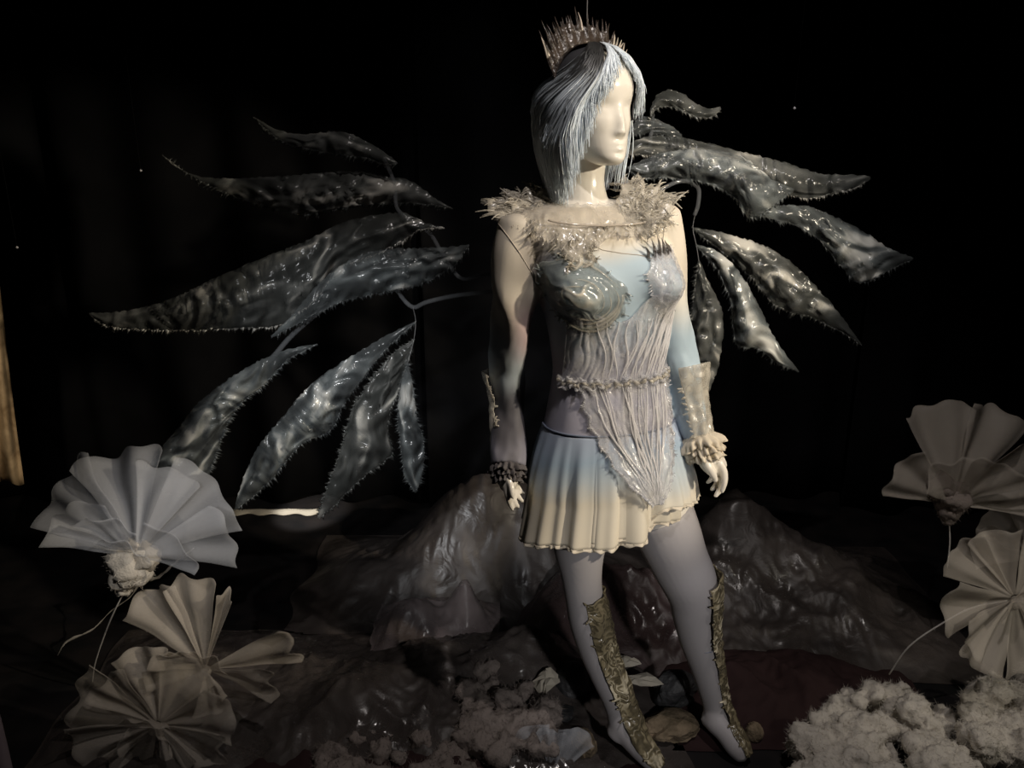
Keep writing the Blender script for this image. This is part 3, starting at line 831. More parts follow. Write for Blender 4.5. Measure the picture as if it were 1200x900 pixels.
# beaded edges
def edging(name, pts, r, parent, m, seed, nspk=0, ln_=0.012):
    q = MB(); n = len(pts)
    ch = [tuple(p) + (r * (0.7 + 0.6 * abs(nz((i * 0.9, 0, 0), 1, seed))),) for i, p in enumerate(pts)]
    tube(q, ch, n * 2, 8, fn=lambda t, a, p: r * 0.9 * nz(p, 160, seed))
    rr = random.Random(seed)
    for k in range(nspk):
        p = Vector(pts[rr.randrange(n)])
        d = Vector((rr.uniform(-1, 1), rr.uniform(-1.2, 0.1), rr.uniform(-0.8, 0.8))).normalized()
        tube(q, [tuple(p) + (r * 0.7,), tuple(p + d * ln_ * rr.uniform(0.4, 1)) + (0.0006,)], 4, 5)
    return q.build(name, m, parent)
edging('corset_trim', [r[0] for r in lo], 0.0042, corset, M['corset'], 3, 60)
edging('corset_trim', [r[-1] for r in lo], 0.0042, corset, M['corset'], 4, 60)
for k in range(3):
    edging('waist_ruffle', [T(lerp(-1.3, 1.4, j / 70), CZ + 0.008 * (k - 1) + 0.004 * math.sin(j * 0.9 + k), 0.013 + 0.003 * math.sin(j * 1.7 + k)) for j in range(71)], 0.0045, corset, M['collar' if k == 1 else 'corset'], 11 + k, 40, 0.014)
# raised ribs, their pale colour painting in the highlight lines
rnd = random.Random(21)
for k in range(20):
    q = MB(); u0 = rnd.uniform(0.08, 0.92); pts = []
    for i in range(10):
        v = i / 9 * rnd.uniform(0.85, 1.0)
        p = T(0.17 + (lerp(u0, 0.5 + (u0 - 0.5) * 0.75, v) * 2 - 1) * lo_span(v) * 0.95 + 0.03 * math.sin(v * 9 + k), lerp(CZ, 0.82, v), 0.0125 + 0.040 * sm(0.955, 0.80, lerp(CZ, 0.82, v)))
        pts.append(tuple(p) + ((0.0008 + 0.0020 * ((k * 37) % 11) / 11) * math.sin(PI * min(1, 0.08 + i / 9.5)) + 0.0004,))
    tube(q, pts, 26, 7); q.build('rib', M['rib'], corset)
for k in range(28):
    q = MB(); u0 = rnd.uniform(0.22, 0.98); pts = []
    for i in range(9):
        v = i / 8
        uu = lerp(u0 if u0 < 0.5 else lerp(u0, 0.75, 0.1), 0.5 + (u0 - 0.5) * 0.55, v)
        z = lerp(1.205 + 0.05 * sm(0.5, 0.8, u0), CZ, v)
        pts.append(tuple(T(up_phi(uu, v) + 0.04 * math.sin(v * 7 + k), z, 0.013)) + ((0.0008 + 0.0020 * ((k * 37) % 11) / 11) * math.sin(PI * min(1, 0.08 + i / 8.6)) + 0.0004,))
    tube(q, pts, 24, 7); q.build('rib', M['rib'], corset)
# cups
def cup(p0, z0, rp, rz, name, m, swirl, off=0.010):
    q = MB(); rows = []
    for i in range(26):
        r = i / 25; row = []
        for j in range(80):
            a = 2 * PI * j / 80
            rr = r * (1 + 0.07 * nz((math.cos(a) * 2, math.sin(a) * 2, 0), 1.5, swirl) + 0.03 * math.sin(9 * a) * r)
            d = off + 0.0022 * math.sin(r * 17 + 1.0 * a * (1 if swirl == 1 else 0) + 2.5 * nz((math.cos(a) * r * 2, math.sin(a) * r * 2, 0), 1.3, swirl)) * sm(0.1, 0.4, r)
            row.append(T(p0 + rp * rr * math.cos(a), z0 + rz * rr * math.sin(a), d))
        rows.append(row)
    q.grid(rows, True)
    rim = rows[-1]; rr = random.Random(int(swirl * 10))
    for k in range(36):
        p = Vector(rim[rr.randrange(80)]); c = T(p0, z0, 0.0)
        d = ((p - c).normalized() + Vector((rr.uniform(-.5, .5), -0.4, rr.uniform(-.5, .5)))).normalized()
        tube(q, [tuple(p - d * 0.004) + (0.0022,), tuple(p + d * rr.uniform(0.005, 0.013)) + (0.0005,)], 4, 5)
    return q.build(name, m, corset, solid=0.0015)
cup(-0.58, 1.262, 0.60, 0.078, 'bust_cup', M['cup'], 1)
for k in range(7):
    q = MB(); r_ = [0.97, 0.90, 0.80, 0.93, 0.66, 0.50, 0.34][k]; a0_ = [-2.6, -2.2, -1.8, 0.2, -2.4, -1.2, 1.0][k]; sp_ = [2.6, 2.2, 2.0, 1.6, 2.4, 2.6, 2.4][k]
    pts = []
    for i in range(16):
        a = a0_ + sp_ * i / 15; rr_ = r_ * (1 + 0.04 * math.sin(a * 3 + k))
        pts.append(tuple(T(-0.58 + 0.58 * rr_ * math.cos(a), 1.262 + 0.076 * rr_ * math.sin(a), 0.0105 + 0.001 * math.sin(a * 5 + k))) + ((0.0008 + 0.0024 * math.sin(PI * i / 15)) * (1.3 if k < 3 else 0.8),))
    tube(q, pts, 40, 7); q.build('cup_swirl', M['rib_cream'], corset)
cup(0.74, 1.278, 0.44, 0.070, 'bust_cup', M['corset'], 2)
for k, (ph, L) in enumerate([(0.42, 0.020), (0.50, 0.034), (0.58, 0.042), (0.66, 0.036), (0.74, 0.030), (0.83, 0.022)]):
    q = MB(); p = T(ph, 1.335, 0.008)
    tube(q, [tuple(p - Vector((0, 0, 0.012))) + (0.005,), tuple(p + Vector((-0.003, -0.004, L * 0.5))) + (0.003,), tuple(p + Vector((-0.010, -0.010, L))) + (0.0006,)], 8, 6)
    q.build('cup_spike', M['crown'], corset)

# ------------------------------------------------------------------ frayed collar
NC = W(688, 246, 0.012)
rnd = random.Random(31)
collar = None
def collar_pt(a, r, lay):
    # a = 0 front, positive viewer right
    s, c = math.sin(a + YAW * 0), math.cos(a)
    front = max(c, 0)
    R0 = 0.060 + 0.010 * front
    R1 = 0.105 + (0.105 if s < 0 else 0.078) * abs(s) ** 1.5 + 0.012 * nz((s * 3, c * 3, lay), 1.4, 6)
    R1 *= (1.0 - 0.18 * lay)
    R = lerp(R0, R1, r)
    x = NC.x + s * R; y = NC.y - c * R * (0.80)
    # height: follows shoulders, dips down the chest
    z = NC.z + 0.020 - 0.040 * front - 0.012 * r + 0.014 * lay - (0.075 * r ** 1.3) * front ** 1.4 + 0.010 * r * r * abs(s) - 0.010 * r * max(-s, 0) + 0.004 * max(s, 0) * r
    wv = 0.008 * r * math.sin(19 * a + 2 * lay + 3 * nz((s, c, r), 3)) + 0.009 * r * nz((x, y, lay), 40)
    return Vector((x, y - 0.004, z + wv + 0.006))
def collar_base(phi, t):
    zl = np.interp(phi, [-PI, -1.6, -0.9, -0.45, 0.0, 0.5, 1.0, 1.6, PI], [1.40, 1.405, 1.385, 1.335, 1.375, 1.378, 1.400, 1.415, 1.40])
    z = lerp(ZTOP - 0.004, zl, t)
    rip = 0.009 * math.sin(phi * 17 + 5 * nz((phi * 2, t * 3, 0), 1.3)) * t + 0.010 * nz((phi * 4, t * 5, 2), 1.2) * t
    return T(phi, z + 0.006 * nz((phi * 6, t, 0), 1.2), 0.011 + 0.006 * t + abs(rip))
q = MB(); rows = []
NCOL = 220
for i in range(18):
    rows.append([collar_base(-PI + 2 * PI * j / NCOL, i / 17) for j in range(NCOL)])
q.grid(rows, True)
for k in range(420):
    a = rnd.uniform(-PI, PI); r = rnd.uniform(0.5, 1.0)
    p = collar_base(a, r); d = (collar_base(a + rnd.uniform(-0.08, 0.08), min(1, r + 0.1)) - collar_base(a, r - 0.1)).normalized()
    nrm = Vector((math.sin(YAW + a), -math.cos(YAW + a), 0))
    p2 = p + (d + nrm * rnd.uniform(0.1, 0.9) + Vector((rnd.uniform(-.3, .3), 0, rnd.uniform(-.2, .2)))).normalized() * rnd.uniform(0.008, 0.022)
    tube(q, [tuple(p) + (0.0018,), tuple(lerp(p, p2, 0.5)) + (0.0013,), tuple(p2) + (0.0003,)], 4, 5)
collar = q.build('collar', M['collar_clear'], mannequin, solid=0.0015)
for lay in range(3):
    for sgn in (-1, 1):
        q = MB(); rows = []
        for i in range(14):
            rows.append([collar_pt(sgn * lerp(rad(48), rad(135), j / 60), 0.15 + 0.85 * i / 13, lay) for j in range(61)])
        q.grid(rows)
        for k in range(120):
            a = sgn * rad(rnd.uniform(48, 135)); r = rnd.uniform(0.45, 1.0)
            p = collar_pt(a, r, lay); p2 = collar_pt(a + rnd.uniform(-0.10, 0.10), r + rnd.uniform(0.10, 0.26), lay) + Vector((0, 0, rnd.uniform(-0.004, 0.010)))
            tube(q, [tuple(p) + (0.0018,), tuple(lerp(p, p2, 0.5) + Vector((0, 0, 0.002))) + (0.0013,), tuple(p2) + (0.0003,)], 5, 5)
        q.build('shoulder_frill', M['collar'], collar, solid=0.0012)
# torn tail running from the collar to the left cup
q = MB(); rows = []
for i in range(24):
    t = i / 23; row = []
    z = lerp(1.395, 1.318, t); pc = lerp(-0.26, -0.46, t) + 0.05 * math.sin(t * 9)
    for j in range(15):
        u = j / 14 - 0.5
        row.append(T(pc + u * 0.42 * (0.8 + 0.4 * nz((t * 4, 0, 0), 1.5)), z + 0.01 * u, 0.011 + 0.006 * math.sin(u * 14 + t * 11) + 0.005 * nz((u * 5, t * 8, 0), 1.5)))
    rows.append(row)
q.grid(rows)
for k in range(70):
    r = rows[rnd.randrange(24)]; p = Vector(r[0] if rnd.random() < 0.5 else r[-1])
    d = Vector((rnd.uniform(-1, 1), -0.5, rnd.uniform(-0.8, 0.6))).normalized()
    tube(q, [tuple(p) + (0.0022,), tuple(p + d * rnd.uniform(0.006, 0.018)) + (0.0004,)], 4, 5)
q.build('collar_tail', M['collar'], collar, solid=0.0015)
q = MB(); pts = []
for k in range(25):
    a = lerp(-0.75, 1.1, k / 24); pp = T(a, 1.398 + 0.018 * (a - 0.05) ** 2, 0.024)
    pts.append((pp.x, pp.y, pp.z, 0.0022))
tube(q, pts, 60, 8); q.build('neck_ring', M['crown_tip'], collar)

# ------------------------------------------------------------------ forearm guards and shin guards
def half_guard(name, chain, a0, a1, grow, m, seed, ref=Vector((0, -1, 0)), flare=0.0, parent=None, spikes=40, n=50):
    q = MB()
    rows = tube_rows(chain, n, 26, 1.0, grow, ref, fn=lambda t, a, p: 0.004 * nz(p, 55, seed) + 0.003 * math.sin(a * 9 + 8 * nz(p, 9, seed)) + flare * sm(0.35, 0.0, t), a0=a0, a1=a1)
    for i, r in enumerate(rows):   # ragged long edges
        k = 0.10 * nz((i * 0.35, seed, 0), 1.1)
        r[0] = lerp(r[0], r[1], 0.5 + 4 * k); r[-1] = lerp(r[-1], r[-2], 0.5 - 4 * k)
    q.grid(rows)
    rr = random.Random(seed)
    for k in range(spikes):
        r = rows[rr.randrange(len(rows))]; e = rr.random() < 0.5
        p = Vector(r[0] if e else r[-1]); d = (p - Vector(r[2] if e else r[-3])).normalized() + Vector((rr.uniform(-.5, .5), rr.uniform(-.5, .2), rr.uniform(-.4, .9)))
        tube(q, [tuple(p) + (0.0022,), tuple(p + d.normalized() * rr.uniform(0.004, 0.012)) + (0.0004,)], 4, 5)
    return q.build(name, m, parent, solid=0.003)
half_guard('forearm_guard', [ARM_R[4], ARM_R[5], ARM_R[6], ARM_R[7]], rad(-150), rad(20), 0.014, M['collar'], 2, flare=0.014, parent=mannequin, spikes=30)
half_guard('forearm_guard', [ARM_L[4], ARM_L[5], ARM_L[6]], rad(50), rad(170), 0.012, M['collar'], 3, flare=0.008, parent=mannequin, spikes=30)
gl = [LEG_L[4], LEG_L[5], LEG_L[6], LEG_L[7], LEG_L[8], LEG_L[9], tuple(lerp(Vector(LEG_L[9][:3]), Vector(FOOT_L[2][:3]), 0.6)) + (0.034,), FOOT_L[2], FOOT_L[3], FOOT_L[4]]
half_guard('shin_guard', gl, rad(-115), rad(2), 0.008, M['guard'], 4, parent=mannequin, spikes=26, n=80)
gr = [LEG_R[4][:3] + (0.062,), LEG_R[5], LEG_R[6][:3] + (0.054,), LEG_R[7][:3] + (0.048,), LEG_R[8], LEG_R[9], tuple(lerp(Vector(LEG_R[10][:3]), Vector(FOOT_R[2][:3]), 0.6)) + (0.028,), FOOT_R[2], FOOT_R[3], FOOT_R[4]]
half_guard('shin_guard', gr, rad(-140), rad(-28), 0.009, M['guard'], 5, flare=0.008, parent=mannequin, spikes=26, n=80)

# hanging line above the head
q = MB(); p = HM @ Vector((0, 0.02, 0.125))
tube(q, [(p.x, p.y, p.z, 0.0012), (p.x - 0.002, p.y, 2.4, 0.0012), (p.x, p.y, 3.19, 0.0012)], 12, 6)
tag(q.build('hanging_wire', M['line']), 'thin clear wire rising from the mannequin head to the ceiling', 'wire')

# ------------------------------------------------------------------ wings
def feather(parent, top, bot, Y0, Y1, m, seed, spikes='bot', camber=0.035, dens=1.0):
    rr = random.Random(seed)
    Lpx = sum(math.dist(top[i], top[i + 1]) for i in range(len(top) - 1))
    nu = max(30, int(Lpx / 3.2)); nv = 16
    A = polyline(catmull(top, 80), nu + 1); B = polyline(catmull(bot, 80), nu + 1)
    def disp(x, y):
        q = (x * 0.014, y * 0.014, seed * 3.1)
        wx = nz(q, 1.6, 1) * 1.6; wy = nz(q, 1.6, 2) * 1.6
        f = nz((q[0] + wx, q[1] + wy, q[2]), 2.0, 3)
        return 0.0075 * math.sin(f * 9) + 0.006 * nz((x, y, seed), 0.10)
    rows = []
    for i in range(nu + 1):
        u = i / nu; row = []
        for j in range(nv + 1):
            v = j / nv
            x = lerp(A[i][0], B[i][0], v); y = lerp(A[i][1], B[i][1], v)
            if j in (0, nv) : x += rr.uniform(-0.9, 0.9); y += rr.uniform(-1.1, 1.1)
            wd = math.dist(A[i], B[i]) / 60
            Y = lerp(Y0, Y1, u) - camber * math.sin(PI * v) * min(1, wd) + disp(x, y) * min(1, wd * 1.5)
            row.append(W(x, y, Y))
        rows.append(row)
    q = MB(); q.grid(rows)
    step = 1.0 / (nu * 1.6 * dens)
    sides = {'bot': (nv,), 'top': (0,), 'both': (0, nv)}[spikes]
    for jj in sides:
        u = 0.02
        while u < 0.985:
            i = int(u * nu); p = Vector(rows[i][jj]); inn = Vector(rows[i][nv // 2])
            o = p - inn; o.normalize()
            al = (Vector(rows[min(i + 1, nu)][jj]) - Vector(rows[max(i - 1, 0)][jj])).normalized()
            L = rr.uniform(0.005, 0.022) * (0.7 + 0.5 * nz((u * 20, seed, 0), 1.3)) 
            tip = p + (o + al * rr.uniform(-0.1, 0.9)).normalized() * L + Vector((0, rr.uniform(-0.004, 0.004), 0))
            q.spike(p - al * 0.0035 - o * 0.003, p + al * 0.0035 - o * 0.003, tip, Vector((0, 0.0009, 0)))
            u += step * rr.uniform(0.5, 1.5)
    o = q.build('feather', m, parent, solid=0.002)
    Lm = Lpx * 0.002; uvv = np.zeros((len(q.v), 2))
    for i in range(nu + 1):
        wm = math.dist(A[i], B[i]) * 0.002
        for j in range(nv + 1): uvv[i * (nv + 1) + j] = (i / nu * Lm + seed * 3.3, (j / nv - 0.5) * wm + seed)
    uvv[(nu + 1) * (nv + 1):] = (seed * 3.3, seed)
    ul = o.data.uv_layers.new(name='grain'); li = np.zeros(len(o.data.loops), int); o.data.loops.foreach_get('vertex_index', li)
    ul.data.foreach_set('uv', uvv[li].ravel().astype(np.float32))
    return o

wl = thing('wing', 'wing of eight crinkled clear feathers at the left of the mannequin', 'wing', W(570, 345, 0.22), 'ice wings of the costume')
fm, fb = M['feather'], M['feather_blue']
feather(wl, [(466, 191), (450, 178), (430, 166), (400, 154), (362, 157), (330, 154), (297, 137)], [(466, 192), (448, 193), (428, 186), (405, 183), (362, 176), (325, 163), (297, 138)], 0.28, 0.36, fm, 1)
feather(wl, [(530, 244), (512, 234), (482, 213), (450, 206), (410, 201), (360, 204), (300, 208), (240, 208), (205, 195), (190, 181)], [(530, 245), (500, 240), (480, 238), (455, 239), (420, 242), (365, 252), (330, 247), (285, 234), (235, 213), (190, 182)], 0.30, 0.42, fm, 2)
feather(wl, [(521, 267), (500, 262), (475, 250), (440, 252), (400, 262), (350, 286), (300, 305), (250, 327), (200, 350), (150, 364), (105, 367)], [(521, 268), (492, 270), (465, 287), (430, 303), (395, 316), (375, 345), (345, 372), (320, 384), (260, 386), (200, 388), (130, 384), (105, 369)], 0.26, 0.36, fm, 3)
feather(wl, [(550, 287), (520, 290), (480, 291), (440, 294), (400, 311), (370, 336), (345, 366), (318, 394)], [(550, 288), (530, 313), (490, 335), (450, 343), (405, 353), (375, 366), (350, 379), (318, 396)], 0.18, 0.26, fb, 4)
feather(wl, [(372, 403), (330, 412), (290, 430), (240, 465), (210, 500), (185, 530), (160, 560)], [(372, 404), (340, 421), (312, 449), (286, 470), (270, 492), (260, 515), (246, 556)], 0.24, 0.30, fb, 5)
feather(wl, [(488, 376), (450, 395), (400, 425), (365, 450), (330, 490), (305, 520), (285, 560), (275, 597)], [(488, 377), (470, 393), (445, 418), (425, 445), (402, 476), (388, 505), (355, 520), (325, 555), (300, 580), (275, 598)], 0.22, 0.28, fb, 6)
feather(wl, [(486, 397), (460, 415), (435, 445), (415, 475), (405, 505), (395, 540), (380, 580), (372, 607)], [(486, 398), (476, 430), (468, 460), (458, 482), (456, 510), (459, 533), (430, 556), (405, 580), (388, 597), (373, 608)], 0.2, 0.24, fm, 7, 'both')
feather(wl, [(477, 425), (469, 455), (466, 490), (470, 530), (475, 560), (487, 577)], [(478, 425), (485, 455), (489, 490), (497, 520), (496, 550), (488, 577)], 0.18, 0.2, fb, 8, 'both', 0.03)
def tubepart(name, parent, pts, r, m, n=30):
    q = MB(); tube(q, [tuple(W(a, b, c)) + (r,) for a, b, c in pts], n, 8); return q.build(name, m, parent)
tubepart('support_tube', wl, [(462, 330, 0.26), (470, 347, 0.24), (484, 360, 0.22), (500, 354, 0.2), (530, 347, 0.18), (566, 343, 0.14), (620, 340, 0.11), (690, 330, 0.085)], 0.0055, M['clear'])
tubepart('support_tube', wl, [(488, 262, 0.30), (505, 275, 0.28), (520, 300, 0.25), (540, 326, 0.2), (568, 322, 0.15), (620, 318, 0.11), (690, 310, 0.085)], 0.005, M['clear'])
tubepart('support_tube', wl, [(450, 186, 0.30), (462, 215, 0.31), (466, 245, 0.30), (488, 262, 0.3)], 0.005, M['clear'])
tubepart('support_strip', wl, [(385, 356, 0.27), (345, 390, 0.28), (322, 416, 0.27), (310, 428, 0.27)], 0.007, M['clear'])
tubepart('hanging_line', wl, [(484, 360, 0.22), (487, 376, 0.22), (485, 398, 0.2), (478, 425, 0.18)], 0.0009, M['line'])

wr = thing('wing', 'wing of eight crinkled clear feathers at the right of the mannequin', 'wing', W(800, 260, 0.22), 'ice wings of the costume')
feather(wr, [(762, 128), (770, 112), (783, 105), (800, 110), (815, 121), (830, 127), (844, 125)], [(762, 136), (772, 127), (786, 126), (800, 132), (818, 138), (834, 138), (845, 128)], 0.30, 0.36, fm, 11)
feather(wr, [(730, 158), (750, 138), (765, 138), (785, 147), (799, 158)], [(730, 165), (752, 157), (768, 157), (785, 160), (799, 161)], 0.30, 0.34, fb, 12)
feather(wr, [(722, 176), (755, 161), (790, 160), (830, 168), (870, 178), (920, 191), (960, 203), (1000, 205), (1020, 207)], [(722, 180), (780, 186), (850, 202), (890, 216), (925, 229), (950, 233), (975, 228), (1000, 222), (1020, 210)], 0.24, 0.34, fm, 13)
feather(wr, [(735, 196), (770, 181), (810, 175), (850, 178), (880, 190), (905, 210), (930, 221)], [(735, 199), (752, 210), (790, 210), (830, 216), (860, 232), (882, 256), (930, 224)], 0.16, 0.24, fb, 14)
feather(wr, [(884, 250), (910, 241), (950, 243), (980, 255), (1010, 270), (1040, 290), (1070, 302)], [(884, 252), (930, 264), (960, 282), (980, 306), (1008, 332), (1040, 318), (1070, 304)], 0.24, 0.34, fb, 15)
feather(wr, [(810, 266), (850, 274), (895, 288), (930, 310), (960, 340), (985, 370), (1010, 404)], [(811, 268), (850, 299), (880, 326), (910, 360), (945, 371), (975, 384), (1010, 405)], 0.2, 0.3, fm, 16)
feather(wr, [(815, 286), (845, 297), (870, 325), (890, 360), (910, 400), (936, 435)], [(815, 288), (840, 316), (855, 352), (862, 402), (888, 409), (910, 425), (936, 436)], 0.18, 0.24, fb, 17)
feather(wr, [(818, 306), (813, 340), (810, 375), (814, 420), (822, 450), (828, 463)], [(820, 306), (830, 330), (845, 360), (847, 390), (842, 428), (829, 463)], 0.14, 0.16, fm, 18, 'top')
tubepart('support_tube', wr, [(740, 262, 0.085), (752, 240, 0.13), (775, 222, 0.16), (800, 212, 0.18), (818, 220, 0.2), (818, 240, 0.2), (814, 252, 0.2)], 0.005, M['clear'])
tubepart('support_tube', wr, [(765, 133, 0.32), (764, 150, 0.32), (762, 172, 0.28), (770, 205, 0.2)], 0.005, M['clear'])
tubepart('hanging_line', wr, [(816, 245, 0.2), (812, 267, 0.2), (816, 287, 0.18), (819, 306, 0.14)], 0.0009, M['line'])

# ------------------------------------------------------------------ organza flowers
def petal(parent, base, ang, L, span, tilt, pleats, m, seed, curl=0.1, edge=0.12):
    """ang in the picture-upright plane (0 up, + right); tilt leans it towards (-) or away (+) from the viewer"""
    rr = random.Random(seed); a = rad(ang); tl = rad(tilt)
    d = Vector((math.sin(a) * math.cos(tl), math.sin(tl), math.cos(a) * math.cos(tl)))
    s = Vector((math.cos(a), 0, -math.sin(a))); n = d.cross(s).normalized()
    if n.y > 0: n = -n
    ph = rr.uniform(0, 6); rows = []
    NU, NV = 30, 14
    for i in range(NV + 1):
        r = i / NV; row = []
        for j in range(NU + 1):
            u = j / NU - 0.5
            an = rad(span) * u
            e = 1 + edge * nz((u * 3, 0, seed), 1.2) - 0.025 * (2 * u) ** 4
            rd = L * (0.06 + 0.94 * r) * e
            p = base + d * (math.cos(an) * rd) + s * (math.sin(an) * rd)
            x_ = u * pleats * 0.5 + ph
            tri = 0.5 * math.sin(2 * PI * x_) + 0.35 * (2 * abs((x_ * 0.7 % 1) - 0.5) - 0.5)
            w_ = L * (0.09 * tri * r ** 0.8 + curl * r * r + 0.10 * r * nz((u * 2, r * 2, seed), 1.1))
            w_ += L * 0.25 * (2 * u) ** 2 * r * (0.5 if span > 40 else 0.2)
            row.append(p + n * w_)
        rows.append(row)
    q = MB(); q.grid(rows)
    return q.build('petal', m, parent, solid=0.0012)
def fluff(mb, c, r, seed, sq=(1, 1, 1), sub=3, fibres=40):
    bm = bmesh.new(); bmesh.ops.create_icosphere(bm, subdivisions=sub, radius=1.0)
    rr = random.Random(seed); c = Vector(c)
    vs_ = []
    for v in bm.verts:
        n = v.co.normalized()
        k = 1 + 0.28 * nz(n, 1.6, seed) + 0.20 * nz(n, 3.6, seed + 1) + 0.10 * nz(n, 8, seed + 2)
        vs_.append(c + Vector((n.x * sq[0], n.y * sq[1], n.z * sq[2])) * r * k)
    fs = [tuple(x.index for x in f.verts) for f in bm.faces]
    bm.free(); mb.add(vs_, fs)
    for k in range(fibres):
        p = vs_[rr.randrange(len(vs_))]; d = (p - c).normalized() + Vector((rr.uniform(-1, 1), rr.uniform(-1, 1), rr.uniform(-1, 1))) * 0.9
        t = Vector((rr.uniform(-1, 1), rr.uniform(-1, 1), rr.uniform(-1, 1))).normalized() * 0.0007
        e = p + d.normalized() * r * rr.uniform(0.12, 0.34)
        mb.add([p - t, p + t, e], [(0, 1, 2)])
def flower(label, bpx, bpy_, Y, petals, m, seed, calyx=None, stem=None, cm='cotton'):
    base = W(bpx, bpy_, Y); px = (W(bpx + 1, bpy_, Y) - base).length
    root = G(*stem[-1][:2], 0.0) if False else base
    f = thing('fabric_flower', label, 'flower', base, 'giant organza flowers')
    for i, (ang, L, span, tilt) in enumerate(petals):
        petal(f, base, ang, L * px, span, tilt, max(2, round(span / 13)), m, seed * 20 + i)
    if calyx:
        q = MB()
        for k, (x, y, r) in enumerate(calyx): fluff(q, W(x, y, Y + 0.01), r * px, seed * 9 + k, (1, 1, 1), 3, 160)
        q.build('cotton_calyx', M[cm], f)
    else:
        q = MB(); fluff(q, base + Vector((0, -0.012, 0)), 9 * px, seed * 9, (1, 0.8, 0.9), 3, 0); q.build('gathered_knot', m, f)
    if stem:
        q = MB(); tube(q, [tuple(W(x, y, yy)) + (0.0022,) for x, y, yy in stem], 30, 6); q.build('stem', M['stem'], f)
    return f
flower('tall white organza flower with cotton calyx below the left wing', 158, 652, 0.16,
       [(-50, 128, 56, 24), (-12, 124, 52, 30), (52, 128, 56, 26), (75, 122, 40, 6), (24, 112, 40, 20), (-30, 100, 56, -18), (2, 96, 46, -30), (60, 96, 50, -22), (20, 66, 60, -42)],
       M['organza'], 1, [(150, 655, 24), (158, 668, 20), (145, 678, 15), (146, 690, 9), (170, 652, 18)], [(147, 690, 0.17), (128, 730, 0.19), (112, 775, 0.24), (108, 800, 0.28)])
flower('beige organza flower with a long petal pointing right, lower left', 240, 785, 0.12,
       [(-36, 112, 44, 20), (-6, 112, 34, 15), (20, 112, 10, 5), (70, 115, 26, 0), (84, 104, 24, -18), (30, 60, 50, -30), (-60, 66, 60, -25), (150, 50, 60, -30), (-20, 70, 50, -30)],
       M['organza_warm'], 2)
flower('wide beige organza flower lying in the bottom left corner', 185, 850, 0.02,
       [(-14, 92, 46, 25), (-68, 104, 54, 15), (-40, 84, 46, 5), (30, 86, 50, 18), (75, 92, 52, 5), (105, 90, 50, -10), (-100, 94, 54, -10), (0, 52, 80, -40), (60, 48, 70, -50), (-60, 50, 70, -50), (140, 64, 60, -20), (-140, 64, 60, -20)],
       M['organza_warm'], 3)
flower('dim beige organza flower standing high at the far right', 1118, 592, 0.35,
       [(-58, 84, 50, 12), (-10, 120, 44, 25), (22, 124, 40, 15), (50, 104, 42, 5), (74, 80, 36, -10), (-28, 82, 54, -20), (20, 88, 54, -25)],
       M['organza_warm'], 4, [(1116, 582, 20), (1112, 598, 13), (1112, 608, 8), (1102, 570, 16)], [(1112, 610, 0.36), (1113, 635, 0.36), (1110, 665, 0.37)], 'cotton_dim')
flower('cream pleated organza flower cut by the right edge', 1190, 702, 0.05,
       [(-86, 104, 40, -10), (-52, 94, 42, 15), (-22, 86, 44, 20), (-112, 92, 36, -20), (-142, 94, 42, -15), (170, 90, 46, -10), (20, 86, 50, 15), (70, 86, 50, 0), (-60, 52, 70, -45), (130, 82, 50, -10)],
       M['organza_warm'], 5, None, [(1180, 704, 0.08), (1140, 712, 0.1), (1105, 730, 0.1), (1066, 757, 0.12), (1042, 790, 0.15)])
flower('dark beige organza flower behind the cream pleated one at the right edge', 1215, 655, 0.42,
       [(-75, 75, 46, 10), (-45, 80, 46, 15), (-15, 85, 46, 10), (20, 80, 46, 5)], M['organza_warm'], 6)

# ------------------------------------------------------------------ crumpled plastic, cloth, cotton, stones
def ridg(x, y, s, seed):
    return 1 - abs(noise.noise(Vector((x * s + seed, y * s - seed * 2.3, seed * 0.7)))) * 2
def sheet(name, label, cat, cx, cy, rx, ry, h, m, seed, crump=0.03, nx=120, ny=90, peaks=(), z0=0.0, group=None):
    rows = []
    for i in range(ny + 1):
        row = []
        for j in range(nx + 1):
            u = j / nx * 2 - 1; v = i / ny * 2 - 1
            x = cx + rx * (u + 0.07 * noise.noise(Vector((u * 2, v * 2, seed)))); y = cy + ry * (v + 0.07 * noise.noise(Vector((u * 2, v * 2, seed + 9))))
            e = max(0.0, 1 - u ** 4) * max(0.0, 1 - v ** 4)
            z = h * (0.45 + 0.55 * noise.noise(Vector((x * 2.2, y * 2.2, seed)))) * math.exp(-(u * u + v * v) * 0.9)
            for px_, py_, pr, ph in peaks: z += ph * math.exp(-(((x - px_) / pr) ** 2 + ((y - py_) / pr) ** 2))
            wx = x + 0.05 * noise.noise(Vector((x * 5, y * 5, seed + 3))); wy = y + 0.05 * noise.noise(Vector((x * 5, y * 5, seed + 5)))
            c = crump * (0.8 * ridg(wx, wy, 3.6, seed) + 0.60 * ridg(wx, wy, 8, seed + 1) + 0.24 * ridg(wx, wy, 26, seed + 2))
            row.append((x, y, z0 + max(0.004, (z + c) * e)))
        rows.append(row)
    q = MB(); q.grid(rows)
    o = q.build(name, m, smooth=True)
    tag(o, label, cat, group)
    return o
def at(px, py, z): p = G(px, py, z); return p.x, p.y
pg = 'crumpled plastic sheets on the ground'
sheet('plastic_sheet', 'large mound of dark crumpled plastic behind the left wing tips', 'plastic', -0.10, 0.90, 0.66, 0.36, 0.14, M['plastic_dull'], 1, 0.030, 150, 90, [(-0.20, 0.90, 0.20, 0.27), (0.05, 0.92, 0.18, 0.24), (-0.55, 0.80, 0.16, 0.06)], group=pg)
